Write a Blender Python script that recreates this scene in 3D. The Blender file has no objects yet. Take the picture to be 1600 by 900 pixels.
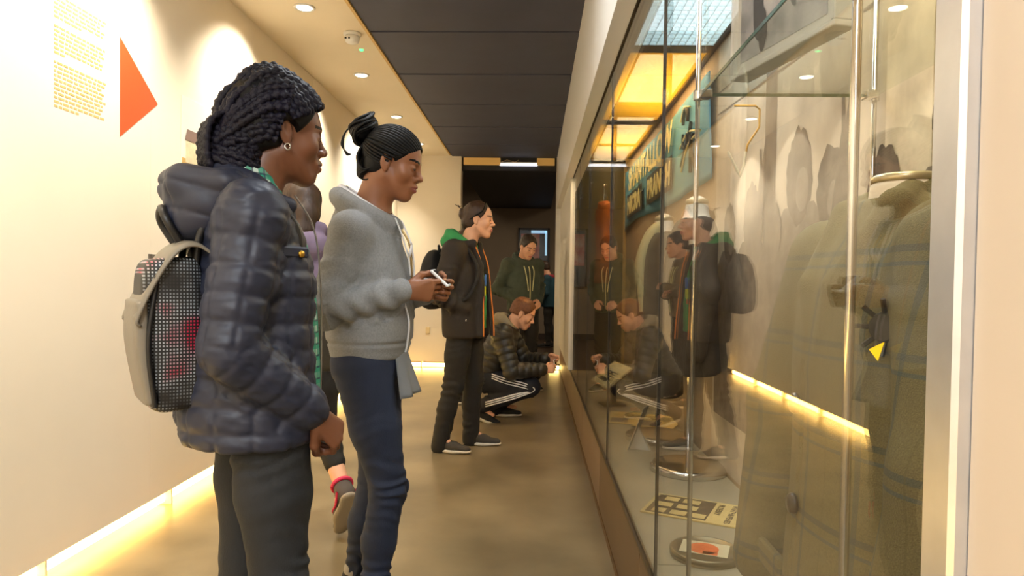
import bpy, math, random
import numpy as np
from math import sin, cos, pi, radians
from mathutils import Vector, Matrix
random.seed(7); rng = np.random.default_rng(7)
SC = bpy.context.scene
COL = SC.collection
# ------------------------------------------------------------------ camera, world, exposure
YAW, PITCH, ROLL = radians(1.93), radians(-1.3), radians(.8)
cd = bpy.data.cameras.new('camera'); cam = bpy.data.objects.new('camera', cd); COL.objects.link(cam)
cd.sensor_width = 36; cd.lens = 24; cd.shift_y = 14 / 1600; cd.clip_start = .05
_f = Vector((-sin(YAW) * cos(PITCH), cos(YAW) * cos(PITCH), sin(PITCH)))
_r = _f.cross(Vector((0, 0, 1))).normalized(); _u = _r.cross(_f)
_u2 = cos(ROLL) * _u - sin(ROLL) * _r; _r2 = cos(ROLL) * _r + sin(ROLL) * _u
cam.matrix_world = Matrix((( _r2.x, _u2.x, -_f.x, 0), (_r2.y, _u2.y, -_f.y, 0), (_r2.z, _u2.z, -_f.z, 1.2), (0, 0, 0, 1)))
SC.camera = cam
w = bpy.data.worlds.new('world'); SC.world = w; w.use_nodes = True
w.node_tree.nodes['Background'].inputs[0].default_value = (1, .85, .65, 1)
w.node_tree.nodes['Background'].inputs[1].default_value = .15
SC.view_settings.view_transform = 'Standard'; SC.view_settings.look = 'None'
SC.view_settings.gamma = 1; SC.view_settings.use_curve_mapping = False
SC.view_settings.exposure = 0.0

# ------------------------------------------------------------------ materials
def lin(c):
    return tuple((v / 255 / 12.92 if v / 255 <= .04045 else ((v / 255 + .055) / 1.055) ** 2.4) for v in c)
MATS = {}
def mat(name, rgb, rough=.6, metal=0, var=0, scale=20, bump=0, bscale=None, emit=0, spec=.5, rgb2=None, sheen=0, stretch=None, detail=4, coat=0):
    if name in MATS: return MATS[name]
    m = bpy.data.materials.new(name); MATS[name] = m; m.use_nodes = True
    nt = m.node_tree; N = nt.nodes; L = nt.links; b = N['Principled BSDF']
    c = lin(rgb); b.inputs['Base Color'].default_value = (*c, 1)
    b.inputs['Roughness'].default_value = rough; b.inputs['Metallic'].default_value = metal
    b.inputs['Specular IOR Level'].default_value = spec
    if sheen: b.inputs['Sheen Weight'].default_value = sheen
    if coat: b.inputs['Coat Weight'].default_value = coat
    if emit:
        b.inputs['Emission Color'].default_value = (*c, 1); b.inputs['Emission Strength'].default_value = emit
    tc = N.new('ShaderNodeTexCoord'); mp = N.new('ShaderNodeMapping'); L.new(tc.outputs['Object'], mp.inputs[0])
    if stretch: mp.inputs['Scale'].default_value = stretch
    if var or rgb2:
        n = N.new('ShaderNodeTexNoise'); n.inputs['Scale'].default_value = scale; n.inputs['Detail'].default_value = detail
        L.new(mp.outputs[0], n.inputs['Vector'])
        r = N.new('ShaderNodeValToRGB'); r.color_ramp.elements[0].position = .3; r.color_ramp.elements[1].position = .7
        c2 = lin(rgb2) if rgb2 else tuple(v * (1 - var) for v in c)
        c1 = c if rgb2 else tuple(min(1, v * (1 + var * .6)) for v in c)
        r.color_ramp.elements[0].color = (*c2, 1); r.color_ramp.elements[1].color = (*c1, 1)
        L.new(n.outputs['Fac'], r.inputs[0]); L.new(r.outputs[0], b.inputs['Base Color'])
    if bump:
        n2 = N.new('ShaderNodeTexNoise'); n2.inputs['Scale'].default_value = bscale or scale; n2.inputs['Detail'].default_value = 3
        L.new(mp.outputs[0], n2.inputs['Vector'])
        bp = N.new('ShaderNodeBump'); bp.inputs['Strength'].default_value = bump; bp.inputs['Distance'].default_value = .004
        L.new(n2.outputs['Fac'], bp.inputs['Height']); L.new(bp.outputs[0], b.inputs['Normal'])
    return m
def glass_mat(name, tint=(1, 1, 1), f0=.06):
    """clear sheet glass: straight transmission with a Schlick mirror reflection on each face"""
    if name in MATS: return MATS[name]
    m = bpy.data.materials.new(name); MATS[name] = m; m.use_nodes = True
    nt = m.node_tree; N = nt.nodes; L = nt.links; N.clear()
    o = N.new('ShaderNodeOutputMaterial'); g = N.new('ShaderNodeNewGeometry')
    d = N.new('ShaderNodeVectorMath'); d.operation = 'DOT_PRODUCT'
    L.new(g.outputs['Normal'], d.inputs[0]); L.new(g.outputs['Incoming'], d.inputs[1])
    a = N.new('ShaderNodeMath'); a.operation = 'ABSOLUTE'; L.new(d.outputs['Value'], a.inputs[0])
    s = N.new('ShaderNodeMath'); s.operation = 'SUBTRACT'; s.inputs[0].default_value = 1; L.new(a.outputs[0], s.inputs[1])
    p = N.new('ShaderNodeMath'); p.operation = 'POWER'; p.inputs[1].default_value = 5; L.new(s.outputs[0], p.inputs[0])
    k = N.new('ShaderNodeMath'); k.operation = 'MULTIPLY_ADD'; k.inputs[1].default_value = 1 - f0; k.inputs[2].default_value = f0
    L.new(p.outputs[0], k.inputs[0])
    t = N.new('ShaderNodeBsdfTransparent'); t.inputs[0].default_value = (*tint, 1)
    gl = N.new('ShaderNodeBsdfGlossy'); gl.inputs['Roughness'].default_value = 0
    mx = N.new('ShaderNodeMixShader'); L.new(k.outputs[0], mx.inputs[0]); L.new(t.outputs[0], mx.inputs[1]); L.new(gl.outputs[0], mx.inputs[2])
    L.new(mx.outputs[0], o.inputs[0]); return m
def check_mat(name, cols, axis_scales, bgc, rough=.85, wool=0):
    """woven plaid: thin and broad stripes in two directions, given as (axis, period, offset, width, colour, strength)"""
    m = mat(name, bgc, rough, var=.25 if wool else 0, scale=420, bump=.5 if wool else .15, bscale=500)
    nt = m.node_tree; N = nt.nodes; L = nt.links; b = N['Principled BSDF']
    tc = N.new('ShaderNodeTexCoord'); sp = N.new('ShaderNodeSeparateXYZ'); L.new(tc.outputs['Object'], sp.inputs[0])
    prev = b.inputs['Base Color'].links[0].from_socket if b.inputs['Base Color'].links else None
    for ax, per, off, wd, c, st in cols:
        src = sp.outputs[ax]
        a = N.new('ShaderNodeMath'); a.operation = 'ADD'; a.inputs[1].default_value = off + 50 * per; L.new(src, a.inputs[0])
        q = N.new('ShaderNodeMath'); q.operation = 'MODULO'; q.inputs[1].default_value = per; L.new(a.outputs[0], q.inputs[0])
        lt = N.new('ShaderNodeMath'); lt.operation = 'LESS_THAN'; lt.inputs[1].default_value = wd; L.new(q.outputs[0], lt.inputs[0])
        ms = N.new('ShaderNodeMath'); ms.operation = 'MULTIPLY'; ms.inputs[1].default_value = st; L.new(lt.outputs[0], ms.inputs[0])
        mx = N.new('ShaderNodeMix'); mx.data_type = 'RGBA'; L.new(ms.outputs[0], mx.inputs['Factor'])
        if prev is not None: L.new(prev, mx.inputs['A'])
        else: mx.inputs['A'].default_value = (*lin(bgc), 1)
        mx.inputs['B'].default_value = (*lin(c), 1); prev = mx.outputs['Result']
    L.new(prev, b.inputs['Base Color']); return m

# ------------------------------------------------------------------ mesh helpers
def tag(o, label=None, cat=None, group=None, kind=None):
    if label: o['label'] = label
    if cat: o['category'] = cat
    if group: o['group'] = group
    if kind: o['kind'] = kind
    return o
def empty(name, loc=(0, 0, 0), rz=0, label=None, cat=None, group=None, kind=None):
    o = bpy.data.objects.new(name, None); COL.objects.link(o); o.location = loc; o.rotation_euler = (0, 0, rz)
    o.empty_display_size = .1
    return tag(o, label, cat, group, kind)
def mk(name, verts, faces, m, parent=None, smooth=False, loc=None):
    me = bpy.data.meshes.new(name)
    v = np.asarray(verts, dtype=np.float32)
    if isinstance(faces, np.ndarray):
        nf = len(faces); k = faces.shape[1]
        me.vertices.add(len(v)); me.vertices.foreach_set('co', v.ravel())
        me.loops.add(nf * k); me.loops.foreach_set('vertex_index', faces.astype(np.int32).ravel())
        me.polygons.add(nf); me.polygons.foreach_set('loop_start', np.arange(0, nf * k, k, dtype=np.int32))
        me.update(calc_edges=True)
    else:
        me.from_pydata([tuple(map(float, p)) for p in v], [], faces); me.update()
    if smooth: me.polygons.foreach_set('use_smooth', np.ones(len(me.polygons), dtype=bool))
    for x in (m if isinstance(m, (list, tuple)) else [m]): me.materials.append(x)
    o = bpy.data.objects.new(name, me); COL.objects.link(o)
    if parent: o.parent = parent
    if loc: o.location = loc
    return o
class MB:
    """collects boxes, prisms, tubes and lathes into one mesh"""
    def __init__(s): s.v = []; s.f = []
    def add(s, v, f):
        n = len(s.v); s.v += [tuple(p) for p in v]; s.f += [tuple(i + n for i in q) for q in f]; return s
    def box(s, x0, x1, y0, y1, z0, z1, bev=0):
        if bev:
            b = min(bev, (x1 - x0) * .45, (y1 - y0) * .45, (z1 - z0) * .45)
            v = []
            for x, y, z, sx, sy, sz in [(x, y, z, sx, sy, sz) for x, sx in ((x0, 1), (x1, -1)) for y, sy in ((y0, 1), (y1, -1)) for z, sz in ((z0, 1), (z1, -1))]:
                v += [(x, y + sy * b, z + sz * b), (x + sx * b, y, z + sz * b), (x + sx * b, y + sy * b, z)]
            # index: corner i (x major), 3 verts each: on x-face, y-face, z-face
            c = lambda i, j, k: (i * 4 + j * 2 + k) * 3
            f = []
            f += [(c(0, 0, 0), c(0, 0, 1), c(0, 1, 1), c(0, 1, 0)), (c(1, 0, 0), c(1, 1, 0), c(1, 1, 1), c(1, 0, 1))]
            f += [(c(0, 0, 0) + 1, c(1, 0, 0) + 1, c(1, 0, 1) + 1, c(0, 0, 1) + 1), (c(0, 1, 0) + 1, c(0, 1, 1) + 1, c(1, 1, 1) + 1, c(1, 1, 0) + 1)]
            f += [(c(0, 0, 0) + 2, c(0, 1, 0) + 2, c(1, 1, 0) + 2, c(1, 0, 0) + 2), (c(0, 0, 1) + 2, c(1, 0, 1) + 2, c(1, 1, 1) + 2, c(0, 1, 1) + 2)]
            for i in (0, 1):
                for j in (0, 1):
                    f.append((c(i, j, 0), c(i, j, 1), c(i, j, 1) + 1, c(i, j, 0) + 1))
            for i in (0, 1):
                for k in (0, 1):
                    f.append((c(i, 0, k), c(i, 1, k), c(i, 1, k) + 2, c(i, 0, k) + 2))
            for j in (0, 1):
                for k in (0, 1):
                    f.append((c(0, j, k) + 1, c(1, j, k) + 1, c(1, j, k) + 2, c(0, j, k) + 2))
            for i in (0, 1):
                for j in (0, 1):
                    for k in (0, 1): f.append((c(i, j, k), c(i, j, k) + 1, c(i, j, k) + 2))
            return s.add(v, f)
        v = [(x, y, z) for x in (x0, x1) for y in (y0, y1) for z in (z0, z1)]
        return s.add(v, [(0, 1, 3, 2), (4, 6, 7, 5), (0, 4, 5, 1), (2, 3, 7, 6), (0, 2, 6, 4), (1, 5, 7, 3)])
    def prism(s, pts, off):
        """polygon pts (3d) extruded by vector off"""
        n = len(pts); a = [Vector(p) for p in pts]; b = [p + Vector(off) for p in a]
        return s.add(a + b, [tuple(range(n))[::-1], tuple(range(n, 2 * n))] + [(i, (i + 1) % n, n + (i + 1) % n, n + i) for i in range(n)])
    def tube(s, pts, r, n=8, caps=True, close=False):
        v, f = tube_geo(np.array(pts, float), r, n, caps); return s.add(v, f)
    def lathe(s, prof, c=(0, 0, 0), n=32, axis='z'):
        v = []; f = []
        for r, z in prof:
            for i in range(n):
                a = 2 * pi * i / n
                q = (r * cos(a), r * sin(a), z)
                if axis == 'x': q = (q[2], q[0], q[1])
                if axis == 'y': q = (q[0], q[2], q[1])
                v.append((q[0] + c[0], q[1] + c[1], q[2] + c[2]))
        for j in range(len(prof) - 1):
            for i in range(n): f.append((j * n + i, j * n + (i + 1) % n, (j + 1) * n + (i + 1) % n, (j + 1) * n + i))
        f.append(tuple(range(n))[::-1]); f.append(tuple(range((len(prof) - 1) * n, len(prof) * n)))
        return s.add(v, f)
    def build(s, name, m, parent=None, smooth=False):
        o = mk(name, s.v, s.f, m, parent, smooth)
        if smooth == 'auto':
            try: o.data.shade_smooth_by_angle = None
            except Exception: pass
        import bmesh
        bm = bmesh.new(); bm.from_mesh(o.data); bmesh.ops.recalc_face_normals(bm, faces=bm.faces); bm.to_mesh(o.data); bm.free()
        return o
def tube_geo(P, r, n=8, caps=True, flat=1.0):
    m = len(P); r = np.broadcast_to(np.asarray(r, float), (m,))
    T = np.gradient(P, axis=0); T /= np.linalg.norm(T, axis=1)[:, None] + 1e-12
    up = np.array([0, 0, 1.]) if abs(T[0][2]) < .9 else np.array([1., 0, 0])
    U = np.cross(T[0], up); U /= np.linalg.norm(U); V = []
    for i in range(m):
        U = U - T[i] * (U @ T[i]); U /= np.linalg.norm(U) + 1e-12; W = np.cross(T[i], U)
        for k in range(n):
            a = 2 * pi * k / n; V.append(P[i] + r[i] * (cos(a) * U + flat * sin(a) * W))
    F = [(i * n + k, i * n + (k + 1) % n, (i + 1) * n + (k + 1) % n, (i + 1) * n + k) for i in range(m - 1) for k in range(n)]
    if caps: F += [tuple(range(n))[::-1], tuple(range((m - 1) * n, m * n))]
    return V, F
def spline(K, n):
    """Catmull-Rom through K, n samples"""
    K = np.asarray(K, float); m = len(K)
    E = np.vstack([2 * K[0] - K[1], K, 2 * K[-1] - K[-2]]); t = np.linspace(0, m - 1 - 1e-9, n); i = t.astype(int); u = (t - i)[:, None]
    a, b, c, d = E[i], E[i + 1], E[i + 2], E[i + 3]
    return .5 * (2 * b + (c - a) * u + (2 * a - 5 * b + 4 * c - d) * u ** 2 + (3 * b - a - 3 * c + d) * u ** 3)
def text_mesh(name, s, size, m, parent, origin, right, up, thick=.001, bold=0, width=None, shear=0):
    cu = bpy.data.curves.new(name, 'FONT'); cu.body = s; cu.size = size; cu.extrude = thick / 2; cu.offset = bold; cu.shear = shear
    o = bpy.data.objects.new(name + '_t', cu); COL.objects.link(o)
    dg = bpy.context.evaluated_depsgraph_get(); me = bpy.data.meshes.new_from_object(o.evaluated_get(dg)); bpy.data.objects.remove(o); bpy.data.curves.remove(cu)
    co = np.empty(len(me.vertices) * 3, np.float32); me.vertices.foreach_get('co', co); co = co.reshape(-1, 3)
    wx = co[:, 0].max() - co[:, 0].min(); sx = width / wx if width else 1
    R_, U_ = Vector(right).normalized(), Vector(up).normalized(); Nn = R_.cross(U_)
    co[:, 0] = (co[:, 0] - co[:, 0].min()) * sx
    B = np.array([R_, U_, Nn]); P = co @ B + np.array(origin)
    me.vertices.foreach_set('co', P.astype(np.float32).ravel()); me.update()
    me.materials.clear(); me.materials.append(m); me.name = name
    o = bpy.data.objects.new(name, me); COL.objects.link(o)
    if parent: o.parent = parent
    return o
def area(name, loc, rot, size, energy, col, parent=None, spread=180):
    l = bpy.data.lights.new(name, 'AREA'); l.shape = 'RECTANGLE'; l.size, l.size_y = size; l.energy = energy; l.color = col; l.spread = radians(spread)
    o = bpy.data.objects.new(name, l); COL.objects.link(o); o.location = loc; o.rotation_euler = rot
    if parent: o.parent = parent
    return o
WARM = (1, .90, .73)

# ------------------------------------------------------------------ the room shell
M_wall = mat('cream_wall_paint', (238, 226, 204), .75, var=.04, scale=1.5, bump=.05, bscale=60)
M_cceil = mat('cream_ceiling_paint', (238, 224, 196), .7, var=.03, scale=2)
M_dark = mat('charcoal_ceiling_panel', (64, 65, 80), .65, var=.12, scale=3, bump=.05, bscale=80)
M_black = mat('black_paint', (20, 18, 18), .6)
M_white = mat('white_gloss_paint', (225, 222, 215), .35)
M_concrete = mat('polished_concrete', (146, 128, 96), .28, rgb2=(104, 90, 66), scale=1.9, bump=.03, bscale=14, detail=10, spec=.45)
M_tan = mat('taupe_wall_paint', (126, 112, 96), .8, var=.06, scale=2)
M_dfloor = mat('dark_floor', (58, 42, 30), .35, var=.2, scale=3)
M_led = mat('led_strip', (255, 214, 120), .5, emit=18)
YB, YD, YF = -3.0, 9.3, 14.3      # back of corridor, doorway, far wall
def struct(name, mb, m, parent=None):
    o = mb.build(name, m, parent)
    if not parent: o['kind'] = 'structure'
    return o
fl = struct('floor', MB().box(-2.15, 3.2, YB - .2, YD, -.1, 0), M_concrete)
struct('floor_far_room', MB().box(-3.2, 3.2, YD, YF + .1, -.1, 0), M_dfloor)
# left wall: sheets of board with fine joints, hung clear of the floor over the light slot
wl = MB().box(-2.0, -1.903, YB, YD + .1, .085, 3.1); wl = struct('wall_left', wl, M_wall)
ys = [YB] + [-.35 + 1.22 * i for i in range(8)] + [YD]
for a, b in zip(ys[:-1], ys[1:]):
    MB().box(-1.905, -1.9, a + .0008, b - .0008, .08, 2.9).build('wall_board', M_wall, wl)
struct('wall_left_slot', MB().box(-2.15, -2.05, YB, YD + .1, 0, .4), mat('slot_white', (235, 220, 180), .7))
t = empty('led_strip', (0, 0, 0), 0, 'glowing yellow strip light in the slot under the long cream wall', 'strip light')
for i, (a, b) in enumerate(zip(np.linspace(YB, YD - .1, 10)[:-1], np.linspace(YB, YD - .1, 10)[1:])):
    MB().box(-2.0, -1.94, a + .012, b - .012, .012, .058, .004).build('light_tube', M_led, t)
for y in np.arange(-.2, 9, .93):
    MB().box(-1.99, -1.905, y, y + .012, .0, .085).build('bracket', mat('bracket_cream', (250, 235, 190), .6), t)
we = struct('wall_end', MB().box(-2.1, -1.03, YD, YD + .22, .085, 3.1), M_wall)
t = empty('led_strip', (0, 0, 0), 0, 'short glowing strip light under the end wall left of the doorway', 'strip light')
MB().box(-1.85, -1.04, YD + .03, YD + .09, .012, .058, .004).build('light_tube', M_led, t)
for x in (-1.55, -1.1): MB().box(x, x + .012, YD + .004, YD + .1, 0, .085).build('bracket', MATS['bracket_cream'], t)
struct('trim_1', MB().box(-2.0, -1.03, YD + .14, YD + .2, 0, .085), mat('slot_brown', (60, 45, 30), .8))  # dark brown strip at the back of the slot
wr2 = struct('wall_end_right', MB().box(.27, .8, YD, YD + .22, .085, 3.1), M_white)
t = empty('led_strip', (0, 0, 0), 0, 'short glowing strip light at the doorway beside the glass case', 'strip light')
MB().box(.2, .34, YD - .02, YD + .05, .012, .055, .004).build('light_tube', M_led, t)
struct('wall_back', MB().box(-2.1, .5, YB - .15, YB, 0, 3.1), M_wall)
struct('wall_right', MB().box(.35, .52, YB, .555, 0, 3.1), mat('cream_wall_right', (196, 182, 166), .6, var=.03, scale=2))
c = struct('ceiling', MB().box(-2.1, -1.18, YB, YD, 2.9, 3.05), M_cceil)
struct('trim_2', MB().box(-1.18, -1.160, YB, YD - .1, 2.885, 2.93), mat('brass_trim', (214, 176, 104), .5))
cdk = struct('ceiling_dark', MB().box(-1.2, .3, YB, YD + .15, 2.93, 3.05), M_black)
ye = [9.45 - .955 * i for i in range(13)]
for a, b in zip(ye[1:], ye[:-1]):
    MB().box(-1.158, .276, a + .012, b - .012, 2.895 + random.uniform(-.002, .002), 2.925, .004).build('ceiling_panel', M_dark, cdk)
bh = struct('trim_3', MB().box(.28, .347, .5, YD, 2.2, 3.0), M_white)
for k, (a, b) in enumerate([(.5, 3.4), (3.4, 6.35), (6.35, 9.3)]):
    MB().box(.274, .281, a + .002, b - .002, 2.195, 2.93).build('fascia_panel', M_white, bh)
struct('wall_case_end', MB().box(.33, .372, 6.62, YD, .35, 2.25), M_white)
# doorway head and the darker room behind it
dh = struct('trim_4', MB().box(-1.2, .35, YD + .1, YD + .3, 2.72, 3.05), M_black)
MB().box(-1.0, -.5, YD + .02, YD + .1, 2.79, 2.88).build('ochre_glow_panel', mat('ochre_board', (205, 160, 85), .6, emit=.25), dh)  # ochre board with a faint glow put into its colour
MB().box(.0, .24, YD + .02, YD + .1, 2.79, 2.88).build('ochre_glow_panel', MATS['ochre_board'], dh)
t = empty('fluorescent_light', (-.25, YD + .06, 2.80), 0, 'white tube light in the opening above the far doorway', 'lamp')
MB().box(-.26, .26, -.02, .02, -.02, .012, .006).build('diffuser', mat('tube_white', (225, 232, 245), .4, emit=1.5), t)
MB().box(-.26, .26, -.01, .04, .012, .03).build('housing', M_white, t)
MB().tube([(-.24, 0, .03), (-.16, 0, .06), (-.05, 0, .03), (.0, 0, .06)], .004, 6).build('cable', mat('cable_buff', (190, 160, 110), .6), t)
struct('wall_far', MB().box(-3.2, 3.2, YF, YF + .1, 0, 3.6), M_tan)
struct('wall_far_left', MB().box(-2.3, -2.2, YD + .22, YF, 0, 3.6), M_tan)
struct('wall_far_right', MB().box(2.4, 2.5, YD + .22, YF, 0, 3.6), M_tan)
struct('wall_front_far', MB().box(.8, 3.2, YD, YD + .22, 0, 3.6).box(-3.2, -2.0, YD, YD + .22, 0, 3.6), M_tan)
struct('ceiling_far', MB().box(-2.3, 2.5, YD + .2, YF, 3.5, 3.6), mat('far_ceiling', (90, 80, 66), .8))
struct('ceiling_far_panel', MB().box(-1.03, .3, YD + .3, YF - .1, 2.72, 2.8), M_black)
struct('baseboard_far', MB().box(-2.2, 2.4, YF - .015, YF, 0, .12), mat('dark_skirting', (50, 38, 30), .6))
# window in the far wall
wn = struct('window_1', MB().box(-.37, .29, YF - .03, YF - .005, 1.1, 2.32), mat('window_dark', (40, 46, 56), .15))
for a in ((-.37, -.33, 1.1, 2.32), (.25, .29, 1.1, 2.32), (-.37, .29, 2.28, 2.32), (-.37, .29, 1.1, 1.14)):
    MB().box(a[0], a[1], YF - .05, YF - .03, a[2], a[3]).build('window_frame', mat('window_frame_grey', (46, 46, 48), .4), wn)
MB().box(-.31, .08, YF - .034, YF - .03, 1.55, 2.2).build('notice', mat('notice_pink', (196, 176, 172), .5, rgb2=(176, 88, 96), scale=5), wn)
MB().box(.19, .235, YF - .036, YF - .03, 1.75, 2.26).build('pane_glow_strip', mat('pane_glow', (150, 190, 220), .3, emit=.9), wn)  # pale strip on the dark pane, brightness put in as glow
MB().box(-.1, .22, YF - .036, YF - .03, 2.21, 2.27).build('pane_glow_strip', MATS['pane_glow'], wn)

# ------------------------------------------------------------------ ceiling fittings
ring_p = [(.043, 0), (.058, 0), (.058, -.004), (.052, -.008), (.043, -.004)]
dl_g = 'recessed ceiling downlights'
names = {4.27: 'nearest recessed downlight in view on the cream ceiling, before the smoke detector', 5.67: 'recessed downlight in the cream ceiling just beyond the smoke detector',
         7.1: 'recessed downlight in the cream ceiling above the girl with the high bun',
         8.5: 'farthest recessed downlight, close to the end wall', 2.85: 'recessed downlight above the orange triangle, mirrored in the glass', 1.45: 'recessed downlight over the nearest girl, mirrored high in the glass',
         .03: 'recessed downlight level with the silver frame post of the case', -1.4: 'rearmost recessed downlight, by the back wall'}
for i, y in enumerate([-1.4, .03, 1.45, 2.85, 4.27, 5.67, 7.1, 8.5]):
    t = empty('downlight', (-1.47, y, 2.9), 0, names.get(y, 'recessed downlight in the cream ceiling, mirrored in the glass case or near its far end'), 'lamp', dl_g)
    MB().lathe([(.052, .0), (.066, 0), (.066, -.004), (.060, -.010), (.052, -.004)], n=28).build('trim_ring', M_white, t, True)
    MB().lathe([(.001, -.008), (.044, -.008), (.046, -.005), (.046, .0), (.001, .0)], n=24).build('bulb', mat('bulb_glow', (255, 238, 205), .4, emit=14), t, True)
    l = bpy.data.lights.new('spot', 'SPOT'); l.energy = 175; l.color = WARM; l.spot_size = radians(108); l.spot_blend = .8; l.shadow_soft_size = .05
    o = bpy.data.objects.new('spot', l); COL.objects.link(o); o.parent = t; o.location = (0, 0, -.02); o.rotation_euler = (0, radians(24), 0)
for i, (y, e) in enumerate([(-2.3, 46), (-.7, 62), (2.5, 20)]):  # cool fill lights added out of view, shaped like ceiling fittings
    t = empty('fill_light', (-.45, y, 2.893), 0, ['added unseen fill light at the back of the corridor', 'added unseen fill light midway along the corridor behind the girls', 'added unseen fill light above the two girls'][i], 'lamp')
    fr = MB()
    for a in ((-.3, -.28, -.3, .3), (.28, .3, -.3, .3), (-.28, .28, -.3, -.28), (-.28, .28, .28, .3)): fr.box(a[0], a[1], a[2], a[3], -.03, 0)
    fr.build('frame', M_white, t)
    MB().box(-.278, .278, -.278, .278, -.012, -.004).build('diffuser', mat('panel_diffuser', (250, 246, 238), .4, emit=2), t)
    area('fill_lamp', (0, 0, -.032), (0, 0, 0), (.54, .54), e, (.90, .96, 1), t)
t = empty('smoke_detector', (-1.29, 4.72, 2.9), 0, 'round white smoke detector on the cream ceiling', 'smoke detector')
MB().lathe([(.06, 0), (.06, -.016), (.055, -.02), (.001, -.02)], n=28).build('base', M_white, t, True)
MB().lathe([(.048, -.02), (.05, -.045), (.044, -.062), (.028, -.07), (.001, -.072)], n=28).build('dome', M_white, t, True)
sl = MB()
for a in (0.5, .9): sl.box(.04 * cos(a * pi * 1.6) - .006, .04 * cos(a * pi * 1.6) + .006, -.052, -.044, -.052, -.042)
sl.build('vent_slot', M_black, t)
t = empty('indicator_light', (-1.31, 5.05, 2.9), 0, 'tiny green indicator light on the cream ceiling', 'light')
MB().lathe([(.016, 0), (.016, -.006), (.012, -.01), (.001, -.012)], n=16).build('lens', mat('green_led', (90, 255, 150), .4, emit=2), t, True)
for x, lb in ((1.35, 'added unseen fill lamp right of the dark ceiling in the far room'), (-1.6, 'added unseen fill lamp left of the dark ceiling in the far room')):
    t = empty('fill_light', (x, 11.6, 3.1), 0, lb, 'lamp'); MB().box(-.3, .3, -.3, .3, 0, .05, .01).build('housing', M_white, t); MB().box(-.005, .005, -.005, .005, .05, .4).build('cord', M_black, t)  # unseen lamps added to brighten the far room
    area('fill_lamp', (0, 0, -.01), (0, 0, 0), (.55, .55), 30, (1, .82, .58), t)
# ------------------------------------------------------------------ soft-body modelling: smooth unions of limbs, meshed on a grid
V3 = lambda *a: np.array(a, float)
def nrm(v): v = np.asarray(v, float); return v / (np.linalg.norm(v) + 1e-12)
def smin(a, b, k):
    if k <= 0: return np.minimum(a, b)
    h = np.clip(.5 + .5 * (b - a) / k, 0, 1); return b + (a - b) * h - k * h * (1 - h)
def rotm(yaw=0, pitch=0, roll=0):
    """columns = forward, left, up of a frame turned by yaw, nodding down by pitch, leaning to its right by roll"""
    cy, sy, cp, sp, cr, sr = cos(yaw), sin(yaw), cos(pitch), sin(pitch), cos(roll), sin(roll)
    Rz = np.array([[cy, -sy, 0], [sy, cy, 0], [0, 0, 1]]); Ry = np.array([[cp, 0, sp], [0, 1, 0], [-sp, 0, cp]]); Rx = np.array([[1, 0, 0], [0, cr, -sr], [0, sr, cr]])
    return Rz @ Ry @ Rx
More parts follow.
